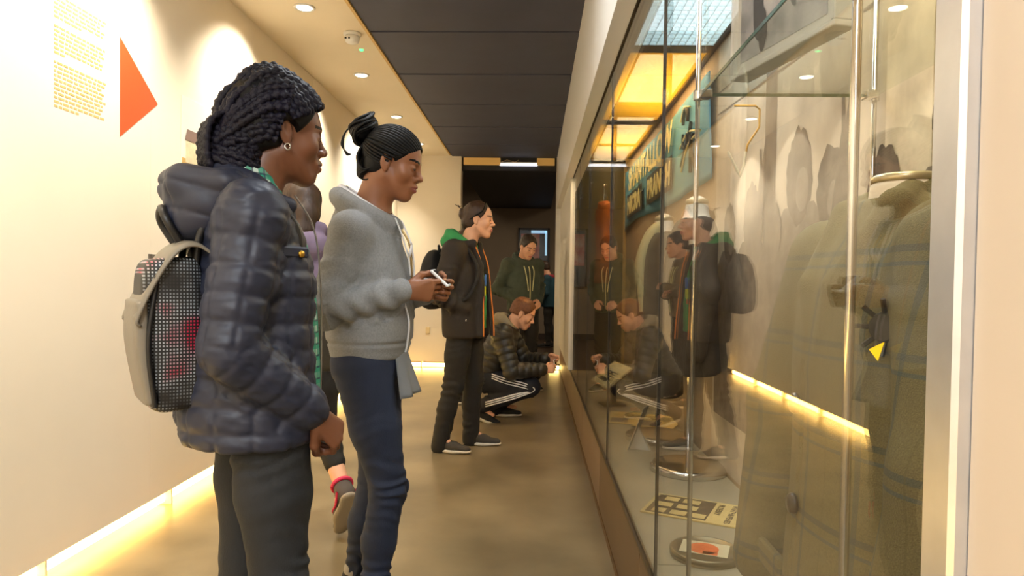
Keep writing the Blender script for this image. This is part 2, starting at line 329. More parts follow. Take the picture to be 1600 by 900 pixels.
class Sdf:
    def __init__(s): s.ops = []
    def _add(s, fn, lo, hi, k, op): s.ops.append((fn, np.asarray(lo, float), np.asarray(hi, float), k, op)); return s
    def rc(s, a, b, r1, r2=None, k=.02, op='u', u=None, sq=1.0):
        """tapered limb from a to b; sq squashes the section along direction u"""
        a = np.asarray(a, float); b = np.asarray(b, float); r2 = r1 if r2 is None else r2
        ba = b - a; L2 = max(ba @ ba, 1e-12); uu = nrm(u) if u is not None else None
        def fn(x, y, z):
            px, py, pz = x - a[0], y - a[1], z - a[2]
            t = np.clip((px * ba[0] + py * ba[1] + pz * ba[2]) / L2, 0, 1)
            qx, qy, qz = px - t * ba[0], py - t * ba[1], pz - t * ba[2]
            if uu is not None:
                g = (qx * uu[0] + qy * uu[1] + qz * uu[2]) * (1 / sq - 1)
                qx, qy, qz = qx + g * uu[0], qy + g * uu[1], qz + g * uu[2]
            d = np.sqrt(qx * qx + qy * qy + qz * qz) - (r1 + (r2 - r1) * t)
            return d * (min(1, sq) if uu is not None else 1)
        r = max(r1, r2) * max(1, sq)
        return s._add(fn, np.minimum(a, b) - r, np.maximum(a, b) + r, k, op)
    def chain(s, P, R, k=.02, op='u'):
        for i in range(len(P) - 1): s.rc(P[i], P[i + 1], R[i], R[i + 1], k, op)
        return s
    def ell(s, c, r, B=None, k=.02, op='u'):
        c = np.asarray(c, float); r = np.asarray(r, float); B = np.eye(3) if B is None else B
        def fn(x, y, z):
            p = (x - c[0], y - c[1], z - c[2])
            q = [p[0] * B[0, i] + p[1] * B[1, i] + p[2] * B[2, i] for i in range(3)]
            k0 = np.sqrt(sum((q[i] / r[i]) ** 2 for i in range(3))); k1 = np.sqrt(sum((q[i] / r[i] ** 2) ** 2 for i in range(3)))
            return k0 * (k0 - 1) / (k1 + 1e-9)
        m = r.max(); return s._add(fn, c - m, c + m, k, op)
    def loft(s, o, B, knots, k=.02, op='u', n=2.0, cap=.012):
        """sections (w, cu, cv, ru, rv) up the third column of frame B: u = left, v = forward"""
        o = np.asarray(o, float); K = np.array(knots, float); Q = spline(K, 60); w0, w1 = K[0, 0], K[-1, 0]
        Q = Q[np.argsort(Q[:, 0])]
        def fn(x, y, z):
            p = (x - o[0], y - o[1], z - o[2])
            v, u, w_ = [p[0] * B[0, i] + p[1] * B[1, i] + p[2] * B[2, i] for i in range(3)]
            cu, cv, ru, rv = [np.interp(w_, Q[:, 0], Q[:, j]) for j in range(1, 5)]
            d = ((np.abs((u - cu) / ru) ** n + np.abs((v - cv) / rv) ** n) ** (1 / n) - 1) * np.minimum(ru, rv)
            e = np.maximum(w_ - w1, w0 - w_)
            return -smin(-d, -e, cap)
        m = max(K[:, 3].max() + np.abs(K[:, 1]).max(), K[:, 4].max() + np.abs(K[:, 2]).max()); a = o + B[:, 2] * w0; b = o + B[:, 2] * w1
        return s._add(fn, np.minimum(a, b) - m, np.maximum(a, b) + m, k, op)
    def half(s, c, nv, k=.01):
        """cut away everything on the side nv points to"""
        c = np.asarray(c, float); nv = nrm(nv)
        return s._add(lambda x, y, z: -((x - c[0]) * nv[0] + (y - c[1]) * nv[1] + (z - c[2]) * nv[2]), [-9] * 3, [9] * 3, k, 's')
    def ev(s, xs, ys, zs):
        D = np.full((len(xs), len(ys), len(zs)), .15, np.float32)
        for fn, lo, hi, k, op in s.ops:
            pad = k + .02
            i0, i1 = np.searchsorted(xs, [lo[0] - pad, hi[0] + pad]); j0, j1 = np.searchsorted(ys, [lo[1] - pad, hi[1] + pad]); k0, k1 = np.searchsorted(zs, [lo[2] - pad, hi[2] + pad])
            if i0 >= i1 or j0 >= j1 or k0 >= k1: continue
            d = fn(xs[i0:i1, None, None], ys[None, j0:j1, None], zs[None, None, k0:k1]).astype(np.float32)
            sl = D[i0:i1, j0:j1, k0:k1]
            D[i0:i1, j0:j1, k0:k1] = smin(sl, d, k) if op == 'u' else -smin(-sl, d, k)
        return D
    def bounds(s):
        us = [o for o in s.ops if o[4] == 'u']
        return np.min([o[1] for o in us], 0) - .02, np.max([o[2] for o in us], 0) + .02
    def mesh(s, h, lo=None, hi=None):
        a, b = s.bounds()
        lo = a if lo is None else np.maximum(a, lo); hi = b if hi is None else np.minimum(b, hi)
        ax = [np.arange(lo[i], hi[i] + h, h) for i in range(3)]
        return surfnet(s.ev(*ax), ax)
def surfnet(D, ax):
    S = D < 0; nx, ny, nz = [n - 1 for n in D.shape]
    cnt = np.zeros((nx, ny, nz), np.int8); cor = [(i, j, k) for i in (0, 1) for j in (0, 1) for k in (0, 1)]
    for i, j, k in cor: cnt += S[i:nx + i, j:ny + j, k:nz + k]
    act = (cnt > 0) & (cnt < 8); I = np.argwhere(act)
    if not len(I): return np.zeros((0, 3)), np.zeros((0, 4), int)
    idx = np.full(act.shape, -1, np.int64); idx[act] = np.arange(len(I))
    val = {c: D[I[:, 0] + c[0], I[:, 1] + c[1], I[:, 2] + c[2]] for c in cor}
    acc = np.zeros((len(I), 3)); num = np.zeros(len(I))
    for c in cor:
        for a in range(3):
            if c[a]: continue
            e = list(c); e[a] = 1; va, vb = val[c], val[tuple(e)]; x = (va < 0) != (vb < 0)
            t = np.where(x, va / np.where(x, va - vb, 1), 0)
            for q in range(3): acc[:, q] += np.where(x, c[q] + (t if q == a else 0), 0)
            num += x
    P = I + acc / num[:, None]
    h = [x[1] - x[0] for x in ax]; Vv = np.stack([ax[i][0] + P[:, i] * h[i] for i in range(3)], 1)
    F = []
    for a in range(3):
        b, c = (a + 1) % 3, (a + 2) % 3
        s0 = [slice(None)] * 3; s1 = [slice(None)] * 3; s0[a] = slice(0, -1); s1[a] = slice(1, None)
        A, Bq = S[tuple(s0)], S[tuple(s1)]; E = np.argwhere(A != Bq)
        ok = (E[:, b] > 0) & (E[:, c] > 0) & (E[:, b] < D.shape[b] - 1) & (E[:, c] < D.shape[c] - 1); E = E[ok]
        if not len(E): continue
        ins = A[E[:, 0], E[:, 1], E[:, 2]]
        def g(db, dc):
            q = E.copy(); q[:, b] += db; q[:, c] += dc; return idx[q[:, 0], q[:, 1], q[:, 2]]
        f = np.stack([g(-1, -1), g(0, -1), g(0, 0), g(-1, 0)], 1); f[~ins] = f[~ins][:, ::-1]; F.append(f)
    F = np.concatenate(F); F = F[(F >= 0).all(1)]
    return Vv, F
def vnorm(V, F):
    n = np.cross(V[F[:, 2]] - V[F[:, 0]], V[F[:, 3]] - V[F[:, 1]]); N = np.zeros_like(V)
    for i in range(4): np.add.at(N, F[:, i], n)
    return N / (np.linalg.norm(N, axis=1)[:, None] + 1e-12)
def relax(V, F, it=1, w=.5):
    for _ in range(it):
        A = np.zeros_like(V); c = np.zeros(len(V))
        for i in range(4):
            j = (i + 1) % 4; np.add.at(A, F[:, i], V[F[:, j]]); np.add.at(A, F[:, j], V[F[:, i]]); np.add.at(c, F[:, i], 1); np.add.at(c, F[:, j], 1)
        V = V * (1 - w) + w * A / np.maximum(c, 1)[:, None]
    return V
def wob(V, f=6, seed=0, st=(1, 1, 1), oct=3):
    """smooth wandering value about -1..1"""
    r = np.random.default_rng(seed); o = np.zeros(len(V)); am = 0
    Q = V * np.array(st)
    for q in range(oct):
        for j in range(4):
            d = r.normal(size=3); d /= np.linalg.norm(d); ph = r.uniform(0, 6.28); d2 = r.normal(size=3)
            o += np.sin((Q @ d) * f * 2 * (1.9 ** q) + ph + 1.2 * np.sin(Q @ d2 * f * 1.3 + ph)) * (.55 ** q)
        am += 4 * .55 ** q
    return o / am * 1.7
def seg_param(V, P):
    """along-length, distance and angle of each vertex round a polyline"""
    P = np.asarray(P, float); best = np.full(len(V), 9.); S = np.zeros(len(V)); ang = np.zeros(len(V)); base = 0
    for i in range(len(P) - 1):
        ba = P[i + 1] - P[i]; L = np.linalg.norm(ba); t = np.clip((V - P[i]) @ ba / L ** 2, 0, 1); q = V - P[i] - t[:, None] * ba; d = np.linalg.norm(q, axis=1)
        w_ = ba / L; u = nrm(np.cross(w_, [0, 1, 0.01])); v = np.cross(w_, u); a = np.arctan2(q @ v, q @ u)
        m = d < best; best[m] = d[m]; S[m] = (base + t * L)[m]; ang[m] = a[m]; base += L
    return S, best, ang
def folds(V, N, P, amp=.006, per=.045, spot=None, wid=.09, seed=1):
    """cloth creases running across a limb, gathered near the joints in spot (distances along the limb)"""
    S, d, a = seg_param(V, P); ph = wob(V, 9, seed) * 1.3
    e = np.zeros(len(V)) + .25
    for s in (spot or []): e += np.exp(-((S - s) / wid) ** 2)
    return V + N * (amp * e * np.sin(2 * pi * (S + .028 * np.sin(a + ph) + .03 * ph) / per) * np.clip(.35 + .9 * wob(V, 7, seed + 9), -.1, 1))[:, None]
# ---- head, hand, limbs
def HL(J, q): return J['head'] + J['hs'] * (np.asarray(q) @ J['HB'].T)
def head_sdf(S, pos, B, hs=.92, w=1.0, nose=1.0, lips=1.0, jaw=1.0, ears=True, brow=1.0):
    """B columns forward, left, up; pos = middle between the ears; hs scales the whole head"""
    P = lambda x, y, z: pos + hs * (B @ np.array((x, y, z)))
    def ell(c, r, B_, k, op='u'): S.ell(c, np.array(r) * hs, B_, k * hs, op)
    def rc(a, b, r1, r2, k, op='u'): S.rc(a, b, r1 * hs, r2 * hs, k * hs, op)
    ell(P(-.014, 0, .045), (.098, .077 * w, .088), B, .02)
    ell(P(.028, 0, -.035), (.062, .060 * w, .086), B, .035)
    ell(P(.048, 0, .035), (.048, .060 * w, .060), B, .03)
    for s in (-1, 1):
        rc(P(.0, s * .052 * w * jaw, -.050), P(.066, s * .018, -.102 * jaw), .018, .017, .03)
        ell(P(.062, s * .042 * w, -.026), (.026, .024, .026), B, .025)
    ell(P(.078, 0, -.104 * jaw), (.019, .021, .016), B, .025)
    rc(P(.087, -.030 * w, .024), P(.087, .030 * w, .024), .0085 * brow, .0085 * brow, .02)
    for s in (-1, 1): ell(P(.1105, s * .034, .002), (.020, .019, .013), B, .016, 's')
    for s in (-1, 1): ell(P(.0805, s * .033, .002), (.0145, .0165, .0125), B, .006)
    rc(P(.0945, 0, .016), P(.1105 + .006 * (nose - 1), 0, -.022), .0075, .0105, .014)
    ell(P(.1135 + .012 * (nose - 1), 0, -.028), (.0130, .0135, .0110), B, .010)
    for s in (-1, 1): ell(P(.103, s * .0150, -.033), (.012, .0090 * nose, .0088), B, .007)
    ell(P(.087, 0, -.066), (.019, .028, .024), B, .022)
    for s in (-1, 1):
        rc(P(.1065, s * .004, -.0600), P(.0905, s * .0240, -.0665), .0068 * lips, .003, .007)
        rc(P(.1045, s * .003, -.0735), P(.0895, s * .0230, -.0680), .0078 * lips, .003, .007)
    for s in (-1, 1): rc(P(.1145, 0, -.0668), P(.0945, s * .024, -.0680), .0020, .0014, .0035, 's')
    if ears:
        for s in (-1, 1):
            Be = B @ rotm(s * -.35, -.15, 0)
            ell(P(-.008, s * .080 * w, -.004), (.019, .008, .032), Be, .006)
            ell(P(-.004, s * .090 * w, .004), (.010, .007, .019), Be, .004, 's')
            ell(P(-.002, s * .078 * w, -.030), (.009, .006, .010), Be, .005)
    rc(P(-.030, 0, -.05), P(-.050, 0, -.17), .052 * w, .056 * w, .03)
def hand_sdf(S, wr, d, n, side, curl=(.5, .5, .5, .5), thumb=(.4, .5), sc=1.0, spread=1.0):
    """d: towards the fingers, n: the way the palm faces, side +1 when the thumb lies along d x n"""
    d = nrm(d); n = nrm(n - d * (np.asarray(n) @ d)); s = np.cross(d, n) * side; wr = np.asarray(wr, float)
    offs = (.029, .010, -.0095, -.027); lens = (.072, .080, .074, .058); rr = (.0095, .0097, .0092, .0082)
    S.rc(wr - d * .02, wr + d * .03 * sc, .024 * sc, .025 * sc, .015, u=n, sq=.72)
    for i in range(4):
        root = wr + (d * (.086 - .006 * abs(i - 1)) + s * offs[i] * spread) * sc
        S.rc(wr + (d * .02 + s * offs[i] * .6) * sc, root, .0155 * sc, .0125 * sc, .012)
        p = root; a = 0
        for j, fr in enumerate((.45, .31, .24)):
            a += curl[i] * (1.0, 1.15, .8)[j]
            q = p + (d * cos(a) + n * sin(a)) * lens[i] * fr * sc
            S.rc(p, q, rr[i] * (1 - .09 * j) * sc, rr[i] * (1 - .09 * (j + 1)) * sc, .0035); p = q
    p = wr + (d * .022 + s * .024 + n * .006) * sc; a0, a1 = thumb
    dirs = [nrm(d * .65 + s * (.75 - a0 * .6) + n * (.15 + a0 * .7)), nrm(d * (.9 - a1 * .3) + s * (.35 - a0 * .8) + n * (.1 + a1 * .7)), nrm(d * (.9 - a1 * .3) + s * (.1 - a1 * .8) + n * (.2 + a1 * .5))]
    for dd, L, r1, r2 in zip(dirs, (.045, .034, .027), (.0155, .0115, .0102), (.0118, .0104, .0085)):
        q = p + dd * L * sc; S.rc(p, q, r1 * sc, r2 * sc, .007); p = q
def body_sdf(J, head=True, **hk):
    """one continuous figure from the joints J"""
    S = Sdf(); pe, ch, nk = J['pelvis'], J['chest'], J['neck']
    S.ell(pe, (.105, .15, .12), None, .04); S.rc(pe, ch, .10, .10, .06, u=(0, 1, 0), sq=1.3); S.rc(ch, nk, .09, .055, .05)
    for s in 'rl':
        S.rc(ch * .4 + nk * .6, J['sh_' + s], .055, .05, .04)
        S.chain([J['sh_' + s], J['el_' + s], J['wr_' + s]], [.048, .036, .024], .02)
        S.chain([J['hip_' + s], J['kn_' + s], J['an_' + s]], [.078, .052, .034], .03)
        S.rc(J['an_' + s], J['toe_' + s], .034, .024, .02)
    if head:
        head_sdf(S, J['head'], J['HB'], J['hs'], **hk); S.rc(nk, HL(J, V3(-.035, 0, -.07)), .054 * hk.get('w', 1), .047 * hk.get('w', 1), .03)
    return S
def joints(**k):
    k.setdefault('hs', .92)
    return {a: (b if a in ('HB', 'hs') else np.asarray(b, float)) for a, b in k.items()}
def finish_body(S, J, m, parent, hfine=.0028, hands=(), coarse=.012, lipm=None, browm=None, name='body', brow=True, extra=()):
    """mesh the figure finely where skin shows and coarsely under the clothes"""
    parts = []; hp = J['head']
    parts.append(S.mesh(hfine, hp - .17, hp + .17))
    for wr, r in hands: parts.append(S.mesh(hfine, np.asarray(wr) - r, np.asarray(wr) + r))
    for c_, r in extra: parts.append(S.mesh(.005, np.asarray(c_) - r, np.asarray(c_) + r))
    parts.append(S.mesh(coarse, None, np.array([9, 9, hp[2] - .13])))
    Vs, Fs, n = [], [], 0
    for i, (v, f) in enumerate(parts):
        if i == len(parts) - 1 and len(v): v = v - vnorm(v, f) * .006
        Vs.append(v); Fs.append(f + n); n += len(v)
    Vs = np.concatenate(Vs); Fs = np.concatenate(Fs)
    o = mk(name, Vs, Fs, [m, lipm or m, browm or m], parent, True)
    c = (Vs[Fs[:, 0]] + Vs[Fs[:, 2]]) / 2; q = (c - hp) @ J['HB'] / J['hs']; mi = np.zeros(len(Fs), np.int32)
    z = q[:, 2]; ay = np.abs(q[:, 1])
    mi[(q[:, 0] > .085) & (ay < .025) & (z > -.0815 + .35 * np.maximum(ay - .006, 0)) & (z < -.0555 - .38 * ay)] = 1
    if brow: mi[(q[:, 0] > .05) & (ay > .012) & (ay < .056) & (np.abs(z - (.0265 + .004 * np.sin((ay - .012) / .044 * 2.6))) < .0042 - .04 * np.maximum(0, ay - .04))] = 2
    o.data.polygons.foreach_set('material_index', mi); o.data.update()
    return o
def eyes(J, parent, iris=(50, 30, 20), look=0, lid=.5, lash=True):
    hs = J['hs']
    for s in (-1, 1):
        c = V3(.0835, s * .033, .000 - .002 * lid); h_ = .40 * (1 - .45 * lid)
        e = MB(); e.lathe([(.0005, -.0125), (.008, -.0095), (.0122, -.003), (.0122, .003), (.008, .0095), (.0005, .0125)], n=16, axis='x')
        o = mk('eye', HL(J, np.array(e.v) * np.array([1, 1.0, h_]) + c), e.f, mat('eye_white', (205, 195, 185), .25), parent, True)
        e = MB(); e.lathe([(.0005, .0), (.0048, -.0006), (.0055, -.002), (.0005, -.003)], n=12, axis='x')
        mk('iris', HL(J, np.array(e.v) * np.array([1, 1, min(.9, h_ * 2)]) + c + V3(.0126, .001 + look, -.0005)), e.f, mat('iris_%d' % iris[0], iris, .15), o, True)
        if lash:
            t_ = np.linspace(-1, 1, 13); z_ = .0125 * h_ * (1 - t_ ** 2) + .0004
            q = np.stack([.0128 * np.sqrt(np.maximum(0, 1 - (t_ * .8) ** 2)) + .0006, t_ * .0135, z_], 1) + c; sweep([HL(J, q)], .0011, 5, name='eyelashes', m=MATS.get('hair_black') or mat('hair_black', (17, 14, 14), .38), parent=o)
def sweep(curves, r, n=6, plait=0, name='braids', m=None, parent=None, taper=0):
    Vs, Fs, k = [], [], 0
    for P in curves:
        P = np.asarray(P); L = np.r_[0, np.cumsum(np.linalg.norm(np.diff(P, axis=0), axis=1))]
        rr = r * np.ones(len(P)) * (rng.uniform(.8, 1.2) if plait else 1)
        if plait: rr = rr * (1 + .28 * np.sin(L * 2 * pi / (plait * rng.uniform(.85, 1.25)) + rng.uniform(0, 6)))
        if taper: rr = rr * (1 - taper * (L / L[-1]) ** 2)
        v, f = tube_geo(P, rr, n, False); Vs.append(np.array(v)); Fs.append(np.array(f) + k); k += len(v)
    return mk(name, np.concatenate(Vs), np.concatenate(Fs), m, parent, True)
def shoe(name, an, toe, m, msole, parent, lace=None, sc=1.0, low=True, rough=0):
    """trainer on the ankle-to-toe line with its own sole and laces"""
    an, toe = np.asarray(an, float), np.asarray(toe, float); d = toe - an; d = nrm(d); heel = an - d * .055 * sc
    up = nrm(V3(0, 0, 1) - d * d[2]); zb = np.minimum(an[2], toe[2])
    lat = np.cross(up, d)
    base = lambda t, h: heel + d * t * sc + up * h
    an0 = base(.055, 0); f0 = -(.075)
    S = Sdf(); B = np.stack([d, lat, up], 1)
    S.rc(base(.045, -.03), base(.14, -.045), .037, .036, .03, u=up, sq=1.1); S.rc(base(.14, -.045), base(.225, -.055), .038, .033, .03, u=up, sq=.72)
    S.rc(base(.05, -.02), base(.05, .015), .040, .042, .03)
    S.half(heel + up * -.068, -up, .004)
    S.ell(base(.05, .055), (.034, .034, .05), B, .008, 's')
    v, f = S.mesh(.005 if not rough else rough); o = mk(name, v, f, m, parent, True)
    S = Sdf(); S.rc(base(.035, -.07), base(.14, -.07), .040, .041, .02, u=up, sq=.45); S.rc(base(.14, -.07), base(.228, -.068), .043, .036, .02, u=up, sq=.42)
    S.half(heel + up * -.084, -up, .003); S.half(heel + up * -.058, up, .004)
    v, f = S.mesh(.005 if not rough else rough); mk('sole', v, f, msole, o, True)
    if lace:
        c = []
        for i in range(5):
            t = .10 + i * .018; h = .006 - i * .0085
            c.append([base(t, h - .012) + lat * .024, base(t + .006, h) + lat * .010, base(t + .006, h) - lat * .010, base(t, h - .012) - lat * .024])
        sweep([spline(q, 8) for q in c], .0028, 5, name='laces', m=lace, parent=o)
    return o
# ------------------------------------------------------------------ the glass display case
XG, XB, ZD, ZC = .352, .86, .35, 2.335
Y0, Y1 = .56, 6.62
M_alu = mat('brushed_aluminium', (214, 216, 222), .32, metal=.85, var=.05, scale=30)
M_chrome = mat('polished_steel', (215, 213, 208), .16, metal=1)
M_brown = mat('brown_plinth_board', (94, 74, 52), .38, var=.1, scale=4)
M_brown2 = mat('pale_plinth_board', (122, 100, 80), .42, var=.1, scale=4)
M_deck = mat('putty_deck_board', (160, 152, 128), .5, var=.05, scale=3)
M_glass = glass_mat('case_glass')
M_gasket = mat('black_gasket', (24, 22, 20), .5)
case = empty('display_case', (.35, .56, 0), 0, 'long glass fronted display case along the right of the corridor', 'display case')
def cpart(mb, name, m, parent=None, smooth=False):
    o = mb.build(name, m, parent or case, smooth)
    if parent is None or parent is case: o.matrix_parent_inverse = Matrix.Translation((-.35, -.56, 0))
    return o
for i, (a, b) in enumerate([(Y0, 2.2), (2.2, 3.55), (3.55, 4.9), (4.9, 6.3), (6.3, 9.29)]):
    cpart(MB().box(.35, .39, a + .0015, b - .0015, .0, .338, .002), 'plinth_panel', M_brown if i < 2 else M_brown2)
cpart(MB().box(.346, .351, Y0, 9.29, .0, .03), 'kick_strip', mat('worn_kick_strip', (96, 70, 40), .5, var=.4, scale=14))
cpart(MB().box(.345, .366, Y0, 9.29, .338, .35), 'glass_channel', mat('bronze_channel', (84, 70, 50), .4, metal=.5))
for a, b in ((Y0, 2.06), (2.06, 4.3), (4.3, Y1)):
    cpart(MB().box(.366, XB, a + .002, b - .002, .32, ZD), 'deck_board', M_deck)
cpart(MB().box(.38, XB, Y0, Y1, .30, .325), 'deck_base', M_gasket)
cpart(MB().box(XB + .002, XB + .06, Y0, Y1, 0, 2.6), 'back_board', mat('buff_back_board', (170, 150, 120), .8, var=.1, scale=2))
cpart(MB().box(.37, XB, Y1, Y1 + .05, ZD, 2.6), 'end_board', mat('olive_end_board', (112, 98, 62), .7))
cpart(MB().box(.40, XB, Y0 - .05, Y0 - .006, 0, 2.6), 'end_board', mat('buff_end_board', (150, 130, 104), .7))
seams = [.60, 1.95, 3.27, 4.59, 5.6, 6.62]
for a, b in zip(seams[:-1], seams[1:]):
    cpart(MB().box(XG, XG + .008, a + .003, b - .003, .35, 2.2), 'glass_pane', M_glass)
for y in seams[1:-1]:
    cpart(MB().box(XG - .0005, XG + .0085, y - .0022, y + .0022, .35, 2.2), 'gasket', M_gasket)
cpart(MB().box(.336, .378, .556, .599, .0, 2.2, .004), 'frame_post', M_alu)
cpart(MB().box(.345, .395, Y0, Y1, 2.2, 2.335), 'head_rail', mat('bronze_rail', (70, 58, 42), .4, metal=.3))
# lit ceiling of the case
M_bronze = MATS['bronze_rail']
for a in ((.395, .452, Y0, Y1), (.835, XB, Y0, Y1)): cpart(MB().box(a[0], a[1], a[2], a[3], ZC, ZC + .03), 'ceiling_rail', M_bronze)
for y in (1.9, 3.36, 4.9, 6.5): cpart(MB().box(.452, .835, y - .05, y + .05, ZC, ZC + .03), 'ceiling_rail', M_bronze)
M_dif = bpy.data.materials.new('yellow_diffuser'); M_dif.use_nodes = True
_n = M_dif.node_tree.nodes; _l = M_dif.node_tree.links; _n.clear(); _o = _n.new('ShaderNodeOutputMaterial'); _t = _n.new('ShaderNodeBsdfTranslucent'); _t.inputs[0].default_value = (*lin((252, 226, 130)), 1); _l.new(_t.outputs[0], _o.inputs[0])
for y0, y1 in ((3.41, 4.85), (4.95, 6.45)):
    cpart(MB().box(.452, .835, y0, y1, ZC + .012, ZC + .018), 'light_diffuser', M_dif)
M_plen = mat('plenum_white', (240, 232, 210), .7)
pl = cpart(MB().box(.39, .40, 3.3, Y1, ZC + .03, 2.6).box(.85, XB, 3.3, Y1, ZC + .03, 2.6).box(.39, XB, 3.3, Y1, 2.6, 2.62).box(.4, .85, 3.3, 3.32, ZC + .03, 2.6), 'light_plenum', M_plen)
cpart(MB().box(.39, XB, Y0, 3.3, 2.6, 2.62), 'case_roof', M_plen)
for y in (4.15, 5.65):
    tb = cpart(MB().tube([(.64, y - .33, 2.47), (.64, y + .33, 2.47)], .014, 10), 'lamp_tube', mat('warm_tube', (255, 232, 170), .4, emit=230), None, True)
for y in (3.9, 5.2, 6.2): area('case_lamp', (.64, y, ZC + .006), (0, 0, 0), (.3, .9), 10.0, (1, .82, .5))
lv = cpart(MB().box(.455, .832, 1.95, 3.31, 2.40, 2.41), 'light_sheet', mat('cool_sheet', (205, 228, 235), .4, emit=5))
g = MB()
for x in np.linspace(.458, .83, 12): g.box(x - .0015, x + .0015, 1.95, 3.31, 2.335, 2.352)
for y in np.linspace(1.96, 3.30, 30): g.box(.455, .832, y - .0015, y + .0015, 2.335, 2.352)
cpart(g, 'louvre_grid', mat('white_louvre', (225, 235, 235), .4), lv)
area('louvre_lamp', (.64, 2.5, 2.33), (0, 0, 0), (.34, 1.2), 9, (.9, .96, 1))
area('near_case_fill', (.62, 1.3, 2.55), (0, 0, 0), (.3, .8), 22, (1, .84, .52))  # fill lamp added without a fitting to brighten the near coat
# rods, clamps and glass shelf
for x, y in ((.402, 1.742), (.402, .885), (.838, 1.742), (.838, .9)):
    r = cpart(MB().lathe([(.0062, ZD), (.0062, ZC)], (x, y, 0), 14), 'shelf_rod', M_chrome, None, True)
    cpart(MB().lathe([(.011, 1.662), (.0115, 1.664), (.0115, 1.684), (.011, 1.686)], (x, y, 0), 16).box(x + (.0 if x < .6 else -.03), x + (.03 if x < .6 else 0), y - .008 - (.02 if y > 1 else -.02), y + .008, 1.664, 1.683, .002), 'clamp', M_chrome, r)
sh = cpart(MB().box(.408, .836, .895, 1.735, 1.670, 1.678), 'glass_shelf', glass_mat('shelf_glass', (.97, 1, .98)))
M_gedge = mat('green_glass_edge', (20, 92, 70), .2)
cpart(MB().box(.4055, .408, .895, 1.735, 1.670, 1.678), 'shelf_edge', M_gedge, sh)
cpart(MB().box(.408, .836, 1.735, 1.7365, 1.670, 1.678), 'shelf_edge', mat('pale_glass_edge', (120, 140, 110), .3), sh)

# ---- mural printed on the back board
M_mur = mat('mural_print_light', (205, 192, 168), .8, rgb2=(158, 146, 128), scale=5, bump=0, detail=12)
M_mur2 = mat('mural_print_mid', (142, 128, 110), .8, rgb2=(112, 100, 86), scale=16, detail=12)
M_mur3 = mat('mural_print_dark', (112, 98, 82), .8, rgb2=(80, 68, 56), scale=22, detail=12)
M_mur4 = mat('mural_print_pale', (222, 210, 188), .8, rgb2=(180, 168, 148), scale=12, detail=12)
mu = MB().box(XB - .003, XB + .002, .62, 3.3, ZD + .02, 2.32).build('mural', M_mur); tag(mu, 'large sepia photo mural of a crowd lining the back of the case', 'mural')
_lay = [0]
def flat(pts, m, name='printed_figure'):
    """shape printed on the mural, given as (y, z) points"""
    _lay[0] += 1; x = XB - .0035 - .00012 * _lay[0]
    MB().prism([(x, y, z) for y, z in pts], (.0001, 0, 0)).build(name, m, mu)
def blob(cy, cz, ry, rz, n=26, j=.06, seed=0):
    r = random.Random(seed); return [(cy + ry * cos(2 * pi * i / n) * (1 + r.uniform(-j, j)), cz + rz * sin(2 * pi * i / n) * (1 + r.uniform(-j, j))) for i in range(n)]
for i, (y, w_, m) in enumerate([(1.02, .16, M_mur2), (1.33, .10, M_mur4), (1.62, .2, M_mur4), (2.55, .12, M_mur2), (2.95, .22, M_mur4)]):
    flat([(y - w_ / 2, 1.2), (y + w_ / 2, 1.2), (y + w_ / 2, 2.3), (y - w_ / 2, 2.3)], m, 'printed_wall_strip')
for z, dz in ((2.1, .1), (1.98, .12), (1.86, .14)): flat([(.62, z), (3.3, z + dz), (3.3, z + dz + .008), (.62, z + .008)], M_mur2, 'printed_wall_line')
def figure(y, z, s=1.0, arm=None, seed=0, m=M_mur3, pale=True):
    flat([(y - .24 * s, .6), (y + .24 * s, .6), (y + .23 * s, z - .22 * s), (y + .12 * s, z - .13 * s), (y - .12 * s, z - .13 * s), (y - .23 * s, z - .22 * s)], M_mur2)
    flat(blob(y, z - .04 * s, .105 * s, .15 * s, 34, .09, seed), m)
    if pale: flat(blob(y - .03, z - .085 * s, .05 * s, .07 * s, 20, .05, seed), M_mur2)
    if arm:
        dy, top = arm
        flat([(y + dy * .5 - .06, z - .25), (y + dy * .5 + .07, z - .25), (y + dy + .035, z + .1), (y + dy + .03, top - .1), (y + dy + .035, top), (y + dy + .018, top), (y + dy + .005, top - .08), (y + dy - .02, top + .01), (y + dy - .035, top), (y + dy - .022, top - .1), (y + dy - .03, z + .1)], m)
figure(2.27, 1.60, 1.05, None, 1); figure(2.03, 1.52, .85, (-.10, 1.74), 2); figure(2.75, 1.5, .95, (-.12, 1.72), 3, M_mur2); figure(1.72, 1.46, .8, None, 4)
figure(1.42, 1.58, .9, None, 5, M_mur3, False); figure(1.12, 1.5, .9, (.1, 1.8), 6); figure(2.5, 1.42, .8, None, 7, M_mur2); figure(3.05, 1.46, .85, None, 8); figure(.85, 1.5, .9, None, 9)

# ---- blue banner
M_ban = mat('banner_blue_cloth', (86, 148, 172), .85, var=.12, scale=5, bump=.2, bscale=70)
bn = empty('banner', (XB, 5, 2), 0, 'blue cloth protest banner with cream lettering hung along the top of the case', 'banner')
ny, nz = 90, 14; V_ = []; ya, yb = 6.52, 3.36
for i in range(ny + 1):
    for j in range(nz + 1):
        t_, q = i / ny, j / nz
        y = ya + (yb - ya) * t_; z = 1.735 + .50 * q + .02 * sin(t_ * 7) * (1 - q) + .012 * abs(sin(t_ * 5 * pi)) * q - .03 * t_ * (1 - q) + .05 * (1 - t_) ** 6 * (q - 1)
        V_.append((-.02 - .007 * sin(t_ * 31 + 2 * q) - .005 * sin(t_ * 11 - 3 * q), y - 5, z - 2))
F_ = [(i * (nz + 1) + j, (i + 1) * (nz + 1) + j, (i + 1) * (nz + 1) + j + 1, i * (nz + 1) + j + 1) for i in range(ny) for j in range(nz)]
